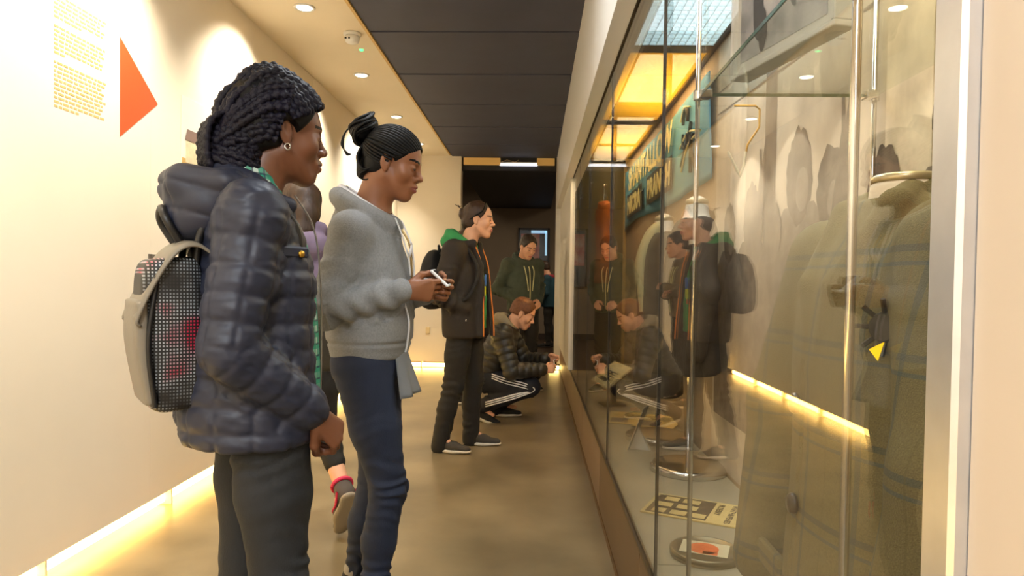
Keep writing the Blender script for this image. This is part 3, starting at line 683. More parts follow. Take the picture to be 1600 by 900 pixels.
cl = mk('cloth', V_, F_, M_ban, bn, True); sm = cl.modifiers.new('thickness', 'SOLIDIFY'); sm.thickness = .004
M_cream = mat('banner_cream_paint', (226, 214, 150), .7); M_bk = mat('banner_black_paint', (30, 30, 28), .7)
rt, upv = (0, -1, 0), (0, 0, 1); xo = -.036
text_mesh('lettering', 'SHANTALLOW', .25, M_cream, bn, (xo, 6.18 - 5, 2.03 - 2), rt, upv, .002, .007, 1.95)
for y0_, y1_ in ((6.26, 5.40), (5.18, 4.22)):
    MB().box(xo, xo + .001, y1_ - 5, y0_ - 5, -.22, -.01).build('lettering_panel', M_bk, bn)
text_mesh('lettering', 'NICRA', .20, M_cream, bn, (xo - .002, 6.22 - 5, 1.82 - 2), rt, upv, .002, .008, .76)
text_mesh('lettering', 'BRANCH', .20, M_cream, bn, (xo - .002, 5.13 - 5, 1.82 - 2), rt, upv, .002, .008, .86)
e = []
for cy, cz, rr_, a0, a1 in ((3.86, 2.12, .055, -.4, 3.6), (3.86, 2.01, .055, 2.8, 6.9), (3.66, 1.93, .06, -1.6, 1.6)):
    e.append([(xo, cy - 5 + rr_ * cos(a), cz - 2 + rr_ * sin(a)) for a in np.linspace(a0, a1, 14)])
e.append([(xo, 3.72 - 5, -.2), (xo, 3.72 - 5, .0)]); e.append([(xo, 3.70 - 5, -.09), (xo, 3.58 - 5, -.22)]); e.append([(xo, 3.95 - 5, -.13), (xo, 3.78 - 5, .0), (xo, 3.72 - 5, .07)])
sweep([spline(q, 20) for q in e], .010, 6, name='emblem', m=M_bk, parent=bn)
e = [[(xo, 4.0 - 5, -.02), (xo, 3.8 - 5, .03), (xo, 3.6 - 5, .0)], [(xo, 3.95 - 5, -.16), (xo, 3.78 - 5, -.04), (xo, 3.5 - 5, -.02)], [(xo, 3.98 - 5, .13), (xo, 3.9 - 5, .19), (xo, 3.75 - 5, .16)]]
sweep([spline(q, 20) for q in e], .006, 6, name='emblem_flourish', m=M_cream, parent=bn)
# ---- hanging orange garment and timber upright at the far end
M_or = mat('rust_orange_cloth', (176, 96, 34), .85, var=.2, scale=8, bump=.3, bscale=40)
og = empty('hanging_jacket', (.60, 6.1, 0), 0, 'rust orange jacket on a hanger at the far end of the case', 'jacket')
S = Sdf(); S.loft((0, 0, 1.2), np.eye(3), [(0, 0, 0, .17, .07), (.3, 0, 0, .16, .065), (.6, 0, 0, .15, .06), (.72, 0, 0, .08, .05)], .02)
for s in (-1, 1): S.rc((0, s * .12, 1.84), (0, s * .2, 1.30), .055, .045, .03)
v, f = S.mesh(.012); n_ = vnorm(v, f); v = v + n_ * (.012 * wob(v, 14, 3, (1, 1, .25)))[:, None]; mk('garment', v, f, M_or, og, True)
MB().tube([(0, 0, 1.9), (0, 0, 2.0), (0, .02, 2.04), (0, .0, 2.07), (0, -.02, 2.05)], .005, 6).build('hanger', M_chrome, og)
tag(MB().box(.83, .857, 6.53, 6.56, ZD, 2.33).build('timber_batten', mat('pale_timber', (190, 160, 100), .6, var=.15, scale=9)), 'pale upright timber batten at the far end of the banner', 'batten')

# ---- framed photograph on the glass shelf
fy = empty('picture_frame', (.452, 1.64, 1.6788), math.atan2(.088, .36), 'framed black and white photograph standing on the glass shelf', 'picture frame')
# local: -y runs towards the camera along the frame, x is its depth
W_, H_, D_ = .37, .46, .05
f = MB(); b_ = .012
for a in ((0, W_, 0, b_), (0, W_, H_ - b_, H_), (0, b_, b_, H_ - b_), (W_ - b_, W_, b_, H_ - b_)): f.box(0, D_, -a[1], -a[0], a[2], a[3], .002)
f.build('frame', mat('white_frame', (228, 226, 220), .5), fy); MB().box(.035, .045, -W_ + .012, -.012, .012, H_ - .012).build('backing', mat('grey_backing', (120, 118, 110), .8), fy)
MB().box(.012, .016, -W_ + b_, -b_, b_, H_ - b_).build('mount', mat('mount_card', (226, 225, 220), .8), fy)
ph = MB().box(.0105, .012, -W_ + .035, -.028, .034, H_ - .03).build('photograph', mat('photo_grey', (205, 204, 206), .5, rgb2=(120, 120, 126), scale=11, detail=10), fy)
_k = 0
for (cy, cz, ry, rz, c_) in ((-.10, .13, .022, .07, 40), (-.11, .235, .02, .022, 60), (-.15, .20, .04, .05, 35), (-.15, .27, .018, .02, 70), (-.21, .17, .045, .06, 200), (-.235, .14, .025, .05, 120), (-.27, .16, .03, .03, 60), (-.075, .26, .014, .09, 80), (-.19, .26, .02, .02, 50), (-.29, .1, .05, .02, 190), (-.12, .08, .016, .05, 45)):
    _k += 1; x = .0104 - .0001 * _k
    MB().prism([(x, y, z) for y, z in blob(cy, cz, ry, rz, 16, .12, _k)], (.0001, 0, 0)).build('printed_shape', mat('photo_tone_%d' % c_, (c_, c_, c_ + 4), .5), ph)
# ---- wire easel below the shelf
ez = empty('wire_easel', (.62, 1.98, 1.60), 0, 'small brass wire hook hanging under the glass shelf', 'hook')
MB().tube([(-.06, 0, .11), (.0, 0, .11), (.012, 0, .1), (.012, 0, .05), (-.02, 0, .0), (-.03, 0, -.06)], .003, 6).build('hook_wire', mat('brass_wire', (190, 150, 60), .3, metal=.8), ez)
MB().tube([(-.075, 0, -.02), (-.045, 0, -.08), (-.04, 0, -.09), (-.03, 0, -.06), (-.025, 0, -.02)], .004, 6).build('clear_clip', mat('clear_plastic', (225, 225, 215), .1), ez)

# ---- papers, can and cards on the deck
M_pap = mat('aged_newsprint', (214, 190, 122), .8, var=.1, scale=14); M_ink = mat('printing_ink', (52, 44, 34), .8)
def paper(name, cor, label, th=.006):
    """cor: (x, y) corners far-left, far-right, near-right, near-left; returns an Empty whose x runs left to right and y away"""
    c = np.array(cor); L = np.linalg.norm(c[1] - c[0]); D = np.linalg.norm(c[0] - c[3]); a = math.atan2(*(c[1] - c[0])[::-1])
    t = empty(name, (c[3][0], c[3][1], ZD + .0005), a, label, name); MB().box(0, L, 0, D, 0, th, .001).build('pages', M_pap, t); return t, L, D
t, L, D = paper('newspaper', [(.459, 2.77), (.771, 2.62), (.711, 2.39), (.40, 2.53)], 'newspaper with a dark cover of photo blocks beside the film can')
MB().box(.015, L * .68, .012, D - .012, .006, .0064).build('dark_cover', mat('cover_brown', (70, 56, 40), .8), t)
r = random.Random(4)
for i in range(3):
    x = .03 + r.uniform(0, .02)
    while x < L * .62:
        w_ = r.uniform(.045, .08)
        if x + w_ < L * .67: MB().box(x, x + w_, .025 + i * D * .3, .025 + i * D * .3 + D * .19, .0064, .0068).build('photo_block', M_pap, t)
        x += w_ + .018
text_mesh('headline', 'WHAT HAPPENED', .03, M_ink, t, (L * .86, D - .015, .0066), (0, -1, 0), (1, 0, 0), .0004, .0006, D - .03)
text_mesh('headline', 'IN DERRY', .03, M_ink, t, (L * .72, D - .03, .0066), (0, -1, 0), (1, 0, 0), .0004, .0006, D * .5)
t = empty('film_can', (.545, 2.14, ZD), radians(-20), 'round film can with an orange disc label in front of the near coat', 'film can'); t.scale = (1, 1, .7)
MB().lathe([(.09, 0), (.108, .0), (.109, .003), (.107, .006), (.107, .014), (.109, .016), (.109, .03), (.106, .033), (.100, .033), (.098, .030), (.001, .030)], n=48).build('tin', mat('dull_tin', (140, 130, 104), .35, metal=.7), t, True)
MB().box(-.075, .07, -.05, .055, .0305, .0312).build('label_card', mat('cream_card', (214, 204, 168), .8), t)
MB().lathe([(.001, .0312), (.046, .0312), (.046, .0318), (.001, .0318)], (-.005, 0, 0), 32).box(-.005, .04, -.046, -.02, .0312, .0318).build('orange_disc', mat('orange_print', (226, 110, 48), .7), t)
tx = MB()
for i in range(5): tx.box(-.035 + (i % 2) * .006, .028 - (i % 3) * .008, -.024 + i * .011, -.022 + i * .011, .0318, .032)
tx.build('small_print', mat('faint_ink', (170, 80, 40), .8), t)
for i, (cor, lb) in enumerate([([(.44, 4.50), (.66, 4.45), (.65, 4.09), (.43, 4.14)], 'yellowed newspaper lying under the white card'), ([(.60, 4.42), (.82, 4.32), (.79, 3.95), (.575, 4.03)], 'yellowed newspaper nearest the steel mannequin base')]):
    t, L, D = paper('newspaper', cor, lb); t.location.z += i * .0072
    MB().box(.03, L * .6, .03, D * .45, .006, .0064).build('printed_photo', M_mur2, t)
    for j in range(6): MB().box(.03, L - .03 - (j % 2) * .04, D * .52 + j * .022, D * .52 + j * .022 + .008, .006, .0063).build('text_line', M_ink, t)
def leaning(name, loc, rz, w_, h_, tilt, label, m, lines=3):
    t = empty(name, loc, rz, label, 'card'); R_ = Matrix.Rotation(tilt, 4, 'Y')
    def bx(a, nm, mm):
        o = MB().box(*a).build(nm, mm, t); o.data.transform(R_); return o
    bx((0, .003, -w_ / 2, w_ / 2, 0, h_), 'card', m)
    for j in range(lines): bx((-.0006, 0, -w_ * .35, w_ * .3 - .02 * (j % 2), h_ * .82 - j * .035, h_ * .82 - j * .035 + .006), 'text_line', M_ink)
    MB().prism([(.003, -.01, 0), (h_ * .45, -.01, 0), (h_ * .5 * sin(tilt) + .004, -.01, h_ * .5 * cos(tilt))], (0, .02, 0)).build('prop', MATS['clear_plastic'], t)
    return t
leaning('label_card', (.50, 3.52, ZD), radians(-25), .10, .24, .35, 'tall narrow white caption card propped on the case floor', mat('white_card', (206, 200, 184), .7), 1)
bk = empty('booklet', (.47, 4.75, .50), radians(10), 'open cream booklet on a tilted stand near the crouching man', 'booklet')
R_ = Matrix.Rotation(radians(38), 4, 'Y')
for nm, a, m in (('pages', (-.02, .20, -.20, .20, 0, .012), mat('cream_pages', (222, 210, 164), .8)), ('title_print', (.02, .05, -.06, .12, .012, .0126), M_ink), ('text_line', (.07, .076, -.12, .12, .012, .0125), M_ink), ('text_line', (.09, .096, -.12, .10, .012, .0125), M_ink), ('text_line', (.11, .116, -.12, .12, .012, .0125), M_ink), ('stand_plate', (-.03, .21, -.21, .21, -.006, 0), mat('stand_brown', (120, 90, 50), .4))):
    o = MB().box(*a).build(nm, m, bk); o.data.transform(Matrix.Rotation(radians(-38), 4, 'Y'))
MB().box(.07, .10, -.02, .02, -.15, .08).box(.0, .16, -.07, .07, -.15, -.14).build('stand_foot', M_gasket, bk)
tag(leaning('label_card', (.62, 2.0, ZD), radians(-30), .07, .10, .3, 'small clear tag standing at the hem of the near coat', mat('clear_tag', (200, 196, 180), .4), 0), cat='card')
# yellow arrow sticker on the glass
tag(MB().prism([(.3512, .728, 1.134), (.3512, .709, 1.124), (.3512, .697, 1.1445)], (.0004, 0, 0)).build('arrow_sticker', mat('sticker_yellow', (250, 208, 20), .5)), 'small yellow triangle sticker on the glass over the near coat', 'sticker')

# ---- dressed mannequins
M_tweed = check_mat('green_tweed_check', [('Y', .13, .0, .010, (58, 72, 72), .5), ('Y', .13, .018, .004, (112, 92, 50), .45), ('Z', .15, .0, .010, (54, 68, 70), .5), ('Z', .15, .02, .006, (54, 76, 84), .5), ('Y', .13, .066, .003, (90, 84, 50), .5)], None, (106, 98, 64), .9, True)
M_form = mat('linen_mannequin', (226, 216, 196), .75, bump=.1, bscale=200)
mq = empty('dressed_mannequin', (.615, 1.20, ZD), pi, 'headless mannequin in a green tweed check coat at the near end of the case', 'mannequin')
# local +x faces the glass, +y away from the camera is -y here
S = Sdf()
S.loft((0, 0, 0), np.eye(3), [(.02, 0, 0, .255, .17), (.3, 0, 0, .24, .155), (.55, 0, 0, .235, .14), (.72, 0, .01, .235, .13), (.86, 0, .0, .23, .12), (.945, 0, -.01, .17, .085), (1.0, 0, -.015, .085, .07)], .02, cap=.01)
for s in (-1, 1):
    S.chain([(.02, s * .205, .905), (.07, s * .30, .60), (.12, s * .265, .27)], [.078, .072, .060], .03)
    S.chain([(-.03, s * .02, 1.02), (.04, s * .085, .98), (.115, s * .05, .85), (.128, s * .012, .70)], [.022, .026, .022, .012], .012)
S.rc((-.055, -.07, 1.015), (-.055, .07, 1.015), .026, .026, .015)
v, f = S.mesh(.007); n_ = vnorm(v, f)
v = v + n_ * (.006 * wob(v, 7, 5, (1, 1, .3)) * np.clip((1.0 - v[:, 2]), 0, 1))[:, None]
# overlap line of the opening and the pocket flaps
m_ = (v[:, 0] > .05) & (np.abs(v[:, 1] + .02 + .06 * (.7 - v[:, 2])) < .007) & (v[:, 2] < .72); v[m_] -= n_[m_] * .008
mk('coat', v, f, M_tweed, mq, True)
S = Sdf(); S.rc((-.02, 0, .93), (-.02, 0, 1.075), .066, .05, .02)
S.half((0, 0, 1.03), (0, 0, 1), .004); v, f = S.mesh(.006); mk('neck_form', v, f, M_form, mq, True)
MB().lathe([(.001, 1.042), (.05, 1.042), (.055, 1.038), (.055, 1.028), (.001, 1.028)], (-.02, 0, 0), 32).build('neck_cap', mat('brass_cap', (196, 184, 150), .3, metal=.7), mq, True)
for z in (.64, .46): MB().lathe([(.001, .158), (.016, .156), (.019, .150), (.019, .146)], (0, -.03, z), 16, 'x').build('button', mat('horn_button', (50, 42, 34), .3), mq, True)
for s in (-1, 1): MB().box(.13, .146, s * .16 - .06, s * .16 + .06, .28, .33, .004).build('pocket_flap', M_tweed, mq)
br = MB(); br.lathe([(.001, .162), (.02, .16), (.024, .15), (.024, .14)], (0, -.095, .70), 14, 'x')
for a in np.linspace(0, 2 * pi, 9)[:-1]: br.tube([(.15, -.095 + .02 * cos(a), .70 + .02 * sin(a)), (.158, -.095 + .042 * cos(a), .70 + .042 * sin(a))], .004, 5)
o = br.build('brooch', mat('dark_pewter', (60, 56, 48), .4, metal=.6), mq); o.data.transform(Matrix.Translation((.095, .175, .79)) @ Matrix.Rotation(radians(35), 4, 'Z') @ Matrix.Translation((-.145, .095, -.70)))
MB().lathe([(.015, .0), (.015, .3)], n=12).build('pole', M_chrome, mq, True)
MB().lathe([(.001, .014), (.15, .014), (.155, .01), (.155, 0), (.001, 0)], n=40).build('base', M_chrome, mq, True)

def mannequin(loc, rz, label, m_cloth, ht, skirt, base_r, sleeves=True, scarf=None):
    t = empty('dressed_mannequin', loc, rz, label, 'mannequin')
    S = Sdf(); S.loft((0, 0, 0), np.eye(3), [(skirt, 0, 0, .20, .13), (ht - .62, 0, 0, .18, .12), (ht - .35, 0, .01, .165, .115), (ht - .16, 0, .0, .18, .10), (ht - .08, 0, -.01, .12, .075)], .02)
    if sleeves:
        for s in (-1, 1): S.chain([(0, s * .16, ht - .13), (-.01, s * .225, ht - .40), (.03, s * .22, ht - .66)], [.056, .05, .042], .03)
    v, f = S.mesh(.010); n_ = vnorm(v, f); v = v + n_ * (.007 * wob(v, 11, 8, (1, 1, .3)))[:, None]; mk('garment', v, f, m_cloth, t, True)
    S = Sdf(); S.ell((-.01, 0, ht - .105), (.075, .125, .035), None, .03); S.rc((-.015, 0, ht - .10), (-.015, 0, ht - .02), .062, .05, .03); v, f = S.mesh(.007); mk('neck_form', v, f, M_form, t, True)
    MB().lathe([(.001, ht + .012), (.046, ht + .012), (.05, ht + .006), (.05, ht - .012), (.001, ht - .012)], (-.015, 0, 0), 28).build('neck_cap', MATS['brass_cap'], t, True)
    if scarf:
        for k, c in enumerate(scarf): sweep([spline(c, 24)], .03, 10, name='scarf', m=mat('cream_wool', (206, 190, 140), .9, bump=.3, bscale=60), parent=t)
    MB().lathe([(.013, .0), (.013, ht - .3)], n=12).build('pole', M_chrome, t, True)
    MB().lathe([(.001, .034), (.155, .034), (.17, .028), (.174, .02), (.174, 0), (.001, 0)], n=48).build('base', M_chrome, t, True)
    return t
mannequin((.71, 3.12, ZD), pi, 'headless mannequin in a dark plain top on a round steel base', mat('dark_jersey', (66, 56, 44), .85, bump=.2, bscale=300), 1.22, .45, .17, True)
mannequin((.68, 3.74, ZD), pi, 'headless mannequin in a grey-brown dress with a cream scarf', mat('grey_brown_cloth', (104, 92, 74), .85, var=.3, scale=16), 1.20, .25, .17, True, [[(.07, -.10, .72), (.10, -.07, .95), (.05, -.05, 1.12), (-.03, .0, 1.18)], [(.09, .06, .70), (.11, .06, .95), (.05, .05, 1.12), (-.03, .0, 1.18)]])
# ------------------------------------------------------------------ things on the cream wall
XW = -1.9
t = tag(MB().prism([(XW + .0005, 3.06, 2.285), (XW + .0005, 3.37, 2.06), (XW + .0005, 3.06, 1.835)], (.002, 0, 0)).build('arrow_sign', mat('signal_orange', (228, 84, 38), .6)), 'large orange triangle pointing right on the cream wall', 'sign')
tp = empty('wall_text', (XW, 2.8, 2), 0, 'block of small ochre print beside the orange triangle', 'wall text')
M_och = mat('ochre_print', (205, 168, 104), .8); r = random.Random(3)
def text_block(tp, y0, y1, ztop, rows, dz, h):
    z = ztop
    for k in rows:
        if k == 0: z -= dz * 1.2; continue
        y = y0; yend = y0 + (y1 - y0) * k
        ln = MB()
        while y < yend - .01:
            w_ = min(r.uniform(.012, .038), yend - y); ln.box(.0005, .0012, y - 2.8, y + w_ - 2.8, z - 2, z - 2 + h); y += w_ + .007
        ln.build('text_line', M_och, tp); z -= dz
text_block(tp, 2.635, 2.9, 2.36, [.75], .05, .026)
text_block(tp, 2.635, 2.96, 2.30, [1, .96, .9, .98, .93, .5, 0, 1, .95, .98, .92, .97, .94, .2, 0, 1, .97, .92, .98, .95, .99, .93, .96, .9, .97, .45], .0172, .0085)
ps = empty('wall_poster', (XW, 3.9, 1.9), 0, 'colour townscape print on the cream wall behind the girl in navy', 'poster')
MB().box(.0005, .004, -.30, .35, -.22, .27).build('print_sheet', mat('poster_sky', (206, 214, 214), .5, rgb2=(238, 232, 214), scale=4), ps)
for k, (y, z, w_, h_, c_) in enumerate([(-.3, -.22, .65, .16, (196, 160, 96)), (-.26, -.08, .14, .12, (222, 206, 170)), (-.1, -.09, .16, .15, (206, 186, 150)), (.08, -.1, .2, .13, (216, 196, 150)), (-.28, -.2, .12, .08, (150, 120, 60))]):
    MB().box(.004, .0045 + .0003 * k, y, y + w_, z, z + h_).build('printed_house', mat('house_%d' % k, c_, .6, var=.2, scale=20), ps)
for k, (y, z, w_) in enumerate([(-.27, .04, .16), (-.11, .06, .18), (.07, .03, .22)]):
    MB().prism([(.0062, y, z), (.0062, y + w_, z), (.0062, y + w_ * .8, z + .06), (.0062, y + w_ * .15, z + .06)], (.0004, 0, 0)).build('printed_roof', mat('roof_print', (128, 104, 92), .7), ps)
ps2 = empty('wall_text', (XW, 2.8, 2), 0, 'short caption of ochre print under the townscape print', 'wall text')
text_block(ps2, 3.52, 3.70, 1.585, [.6, 0, 1, .9, .8, .95, 0, 1, .9, .5], .025, .008)
ph2 = empty('small_photo', (XW, 3.33, 1.25), 0, 'small photograph low on the cream wall by the black bag', 'poster')
MB().box(.0005, .004, -.04, .1, -.05, .06).build('print_sheet', mat('small_photo_print', (150, 140, 126), .5, rgb2=(90, 80, 70), scale=22), ph2)
tag(MB().box(-1.49, -1.43, YD - .012, YD, .47, .56, .003).build('wall_socket', mat('switch_cream', (226, 206, 160), .5)), 'small cream switch plate on the end wall by the doorway', 'switch')
# ------------------------------------------------------------------ people
M_sk1 = mat('skin_deep_brown', (112, 70, 48), .42, var=.08, scale=12, bump=.05, bscale=300)
M_lip1 = mat('lip_brown', (104, 54, 46), .35)
M_sk2 = mat('skin_warm_brown', (140, 90, 60), .42, var=.08, scale=12, bump=.05, bscale=300)
M_lip2 = mat('lip_rose_brown', (138, 76, 66), .35)
M_skp = mat('skin_fair', (222, 168, 136), .5, var=.06, scale=14)
M_lipp = mat('lip_pink', (196, 116, 104), .45)
M_hairk = mat('hair_black', (9, 8, 8), .5, spec=.25, bump=.2, bscale=200)
M_brid = mat('braid_black_plum', (14, 9, 11), .55, rgb2=(16, 14, 36), scale=7, spec=.28, bump=.5, bscale=260)
M_hairb = mat('hair_dark_brown', (56, 36, 22), .5, var=.3, scale=60, stretch=(1, 1, .2), bump=.4, bscale=140)
M_haira = mat('hair_auburn', (106, 62, 30), .55, var=.3, scale=60, bump=.4, bscale=160)
M_navy = mat('navy_quilted_nylon', (36, 41, 60), .5, var=.1, scale=9, bump=.12, bscale=50)
M_jeanb = mat('black_denim', (38, 41, 46), .85, rgb2=(24, 26, 30), scale=7, bump=.3, bscale=420, stretch=(1, 1, .35))
M_jeann = mat('navy_denim', (30, 42, 70), .8, rgb2=(22, 31, 52), scale=6, bump=.25, bscale=420, stretch=(1, 1, .4))
M_grey = mat('grey_marl_fleece', (136, 138, 141), .95, var=.14, scale=160, bump=.3, bscale=300)
M_zip = mat('zip_brass', (176, 150, 100), .35, metal=.8)
M_gold = mat('gold_metal', (212, 168, 70), .3, metal=1)
M_whitec = mat('white_cotton', (222, 222, 226), .85)
M_blk = mat('black_cloth', (36, 33, 30), .85, var=.15, scale=12, bump=.2, bscale=200)
M_sole = mat('white_rubber', (206, 198, 184), .6)
M_plaid = check_mat('green_plaid_cotton', [('X', .03, 0, .012, (30, 140, 112), .85), ('Z', .03, 0, .012, (28, 150, 120), .85), ('X', .03, .018, .005, (20, 30, 70), .8), ('Z', .03, .02, .005, (20, 30, 70), .8), ('Y', .03, .01, .012, (30, 140, 112), .7)], None, (196, 214, 206))

def cap_sdf(J, off=.010, line=(.052, .055), back=-.06, w=1.0, tilt=(.55, .85)):
    """hair lying on the skull, cut along a hairline that runs from the forehead past the ear to the nape"""
    B, hs = J['HB'], J['hs']; S = Sdf(); P = lambda *a: HL(J, V3(*a))
    def ell(c, r, k, op='u'): S.ell(c, np.array(r) * hs, B, k, op)
    ell(P(-.014, 0, .045), (.098 + off, .077 * w + off, .088 + off), .01); ell(P(.045, 0, .04), (.048 + off * .8, .060 * w + off, .060 + off * .8), .02)
    ell(P(-.05, 0, -.02), (.055 + off, .062 * w + off, .06 + off), .02)
    S.half(P(line[0], 0, line[1]), B @ V3(tilt[1], 0, -tilt[0] * .5), .008)      # forehead to temple
    S.half(P(.012, 0, -.012), B @ V3(.72, 0, -.69), .01)                          # in front of and below the ear
    S.half(P(-.05, 0, back), B @ V3(.1, 0, -1), .01)
    for s in (-1, 1): ell(P(.0, s * .085 * w, -.008), (.026, .03, .036), .006, 's')
    return S
def scalp_dir(J, th, ph): return V3(cos(ph) * cos(th), cos(ph) * sin(th), sin(ph))
def on_skull(J, p, off, w=1.0):
    """push head-local points out to the hair surface"""
    c = V3(-.014, 0, .045); r = V3(.098 + off, .077 * w + off, .088 + off); q = (p - c) / r
    return c + r * q / np.linalg.norm(q, axis=-1, keepdims=True)
def jacket(J, knots, arms, radii, h=.006, extra=None, name='jacket', m=None, parent=None, disp=None, cuffs=True, B=None, o=(0, 0, 0), n=2.2, smooth=1, hem=.012):
    S = Sdf(); S.loft(o, np.eye(3) if B is None else B, knots, .03, n=n, cap=hem)
    for s in arms:
        a = nrm(J['wr_' + s] - J['el_' + s])
        S.rc(J['chest'] * .35 + J['neck'] * .65, J['sh_' + s], .07, radii[0], .05)
        S.rc(J['sh_' + s], J['sh_' + s] * .55 + J['el_' + s] * .45, radii[0], radii[0] * .5 + radii[1] * .5, .03); S.chain([J['sh_' + s] * .55 + J['el_' + s] * .45, J['el_' + s], J['wr_' + s] - a * .01], [radii[0] * .5 + radii[1] * .5, radii[1], radii[2]], .012)
    if extra: extra(S)
    v, f = S.mesh(h); v = relax(v, f, smooth); 
    if disp: v = disp(v, vnorm(v, f))
    return mk(name, v, f, m, parent, True)
def trousers(J, radii, waist, m, parent, h=.007, fold=.006, cut=.10, name='trousers', hipw=(.11, .16), spots=(.42, .75), per=.05):
    S = Sdf(); S.ell(J['pelvis'] - V3(0, 0, .0), (hipw[0], hipw[1], .12), None, .04); S.rc(J['pelvis'], J['pelvis'] + V3(0, 0, waist), hipw[0], hipw[0] * .95, .04, u=(0, 1, 0), sq=1.3)
    for s in 'rl':
        d = nrm(J['an_' + s] - J['kn_' + s]); mid = J['kn_' + s] * .55 + J['an_' + s] * .45
        S.chain([J['hip_' + s], J['hip_' + s] * .5 + J['kn_' + s] * .5, J['kn_' + s], mid - nrm(V3(1, 0, 0)) * .008, J['an_' + s] - d * cut * .3], radii, .025)
    v, f = S.mesh(h); v = relax(v, f, 1)
    for s in 'rl':
        P = [J['hip_' + s], J['kn_' + s], J['an_' + s]]; S_, dd, _ = seg_param(v, P)
        m_ = (dd < .13) & ((v - J['pelvis'])[:, 1] * (1 if s == 'l' else -1) > -.0); n_ = vnorm(v, f); v2 = folds(v, n_, P, fold, per, list(spots), .08, 3); v[m_] = v2[m_]
    return mk(name, v, f, m, parent, True)
def polyline_on(pts, r, m, name, parent, n=6, k=20): return sweep([spline(pts, k)], r, n, name=name, m=m, parent=parent)

# ================================================================ girl in the navy quilted jacket
W1 = empty('person', (-.715, 1.70, 0), radians(33), 'person in navy quilted jacket and dark jeans with braided hair, nearest on the left', 'person')
J = joints(pelvis=(0, 0, .90), chest=(0, 0, 1.24), neck=(0.0, 0, 1.40), head=(.070, 0, 1.566), hs=.96, HB=rotm(radians(2), radians(4)),
           sh_r=(-.03, -.175, 1.345), el_r=(-.085, -.21, 1.04), wr_r=(.105, -.165, .882), sh_l=(-.03, .175, 1.345), el_l=(-.06, .22, 1.05), wr_l=(.15, .12, .90),
           hip_r=(.025, -.085, .88), hip_l=(.025, .085, .88), kn_r=(.05, -.095, .47), kn_l=(.01, .095, .47), an_r=(.0, -.10, .09), an_l=(-.03, .10, .09), toe_r=(.13, -.12, .03), toe_l=(.10, .12, .03))
S = body_sdf(J, w=.98, nose=1.05, lips=1.15)
hand_sdf(S, J['wr_r'] + V3(.012, .0, -.012), (.72, .12, -.66), (-.35, .75, -.45), -1, (.85, .9, .95, 1.0), (.6, .7), 1.0)
hand_sdf(S, J['wr_l'] + V3(.012, .0, -.012), (.6, -.6, -.5), (-.4, -.5, -.6), 1, (.7, .7, .7, .7), (.5, .6), 1.0)
finish_body(S, J, M_sk1, W1, .0026, [(J['wr_r'] + V3(.06, .0, -.06), .12)], lipm=M_lip1, browm=M_hairk)
eyes(J, W1, (40, 24, 16), 0, .2)
hp, HB_ = J['head'], J['HB']; HP = lambda *a: HL(J, V3(*a))
ho = MB().tube([HP(-.002 + .007 * cos(a), -.080 - .002, -.043 + .008 * sin(a)) for a in np.linspace(0, 2 * pi, 18)], .0022, 6).build('earring', mat('silver', (225, 225, 225), .15, metal=1), W1, True)
# hair: cap, plaits drawn back from the hairline, and the gathered mass behind
S = cap_sdf(J, .020, (.066, .062), -.052, 1.0, (.75, .9))
S.ell(HP(-.030, 0, .085), (.085, .078, .078), HB_, .04); S.ell(HP(-.085, 0, .02), (.070, .074, .085), HB_, .04); S.ell(HP(-.110, 0, -.055), (.058, .064, .070), HB_, .03); S.ell(HP(-.115, 0, -.115), (.055, .058, .035), HB_, .02)
v, f = S.mesh(.004); hair1 = mk('hair', v, f, M_hairk, W1, True)
cv = []
def hair_out(q, off=.004, it=14):
    """settle head-local curve points onto the surface of the hair mass"""
    w_ = HL(J, q); e_ = 1e-3
    ev = lambda X: np.array([min(fn(x, y, z) for fn, *_r in S_un) for x, y, z in X])
    for _ in range(it):
        d = ev(w_) - off; g = np.stack([(ev(w_ + np.eye(3)[i] * e_) - d - off) / e_ for i in range(3)], 1); g /= np.linalg.norm(g, axis=1)[:, None] + 1e-9
        w_ = w_ - g * np.clip(d, -.02, .02)[:, None] * .6
    return w_
S_un = [o for o in S.ops if o[4] == 'u']
def wander(q): t_ = np.linspace(0, 1, len(q)); return .0045 * np.sin(t_ * rng.uniform(5, 11) + rng.uniform(0, 6)) * np.sin(pi * t_)
for s in (-1, 1):
    for i in range(12):                                            # plaits over the front of the scalp
        a = i / 11
        p0 = V3(.090 - .085 * a ** 1.3, s * (.006 + .074 * a ** .8), .082 - .050 * a ** 1.2); p3 = V3(-.085, s * (.012 + .055 * a), .150 - .10 * a)
        q = spline([p0, p0 * .65 + p3 * .35 + V3(0, 0, .03), p0 * .3 + p3 * .7 + V3(0, 0, .03), p3], 40); q[:, 1] += wander(q) ; cv.append(hair_out(q, rng.uniform(.001, .006), 6))
    for i in range(11):                                            # plaits sweeping to the gather behind
        a = i / 10
        q = spline([V3(.0 - .03 * a, s * .088, .125 - .155 * a), V3(-.06, s * .085, .10 - .13 * a), V3(-.12, s * .075, .05 - .11 * a), V3(-.165, s * .05, -.01 - .09 * a), V3(-.175, s * .01, -.05 - .07 * a)], 46)
        q[:, 2] += 1.6 * wander(q); cv.append(hair_out(q, rng.uniform(.0, .010), 6) + rng.normal(0, .001, 3))
for i in range(9):                                                 # plaits over the crown to the back
    y = -.072 + .018 * i; q = spline([V3(-.03, y * .9, .16), V3(-.09, y * 1.05, .13), V3(-.15, y, .05), V3(-.17, y * .9, -.03)], 40); q[:, 1] += 1.5 * wander(q); cv.append(hair_out(q, rng.uniform(.001, .009), 6))
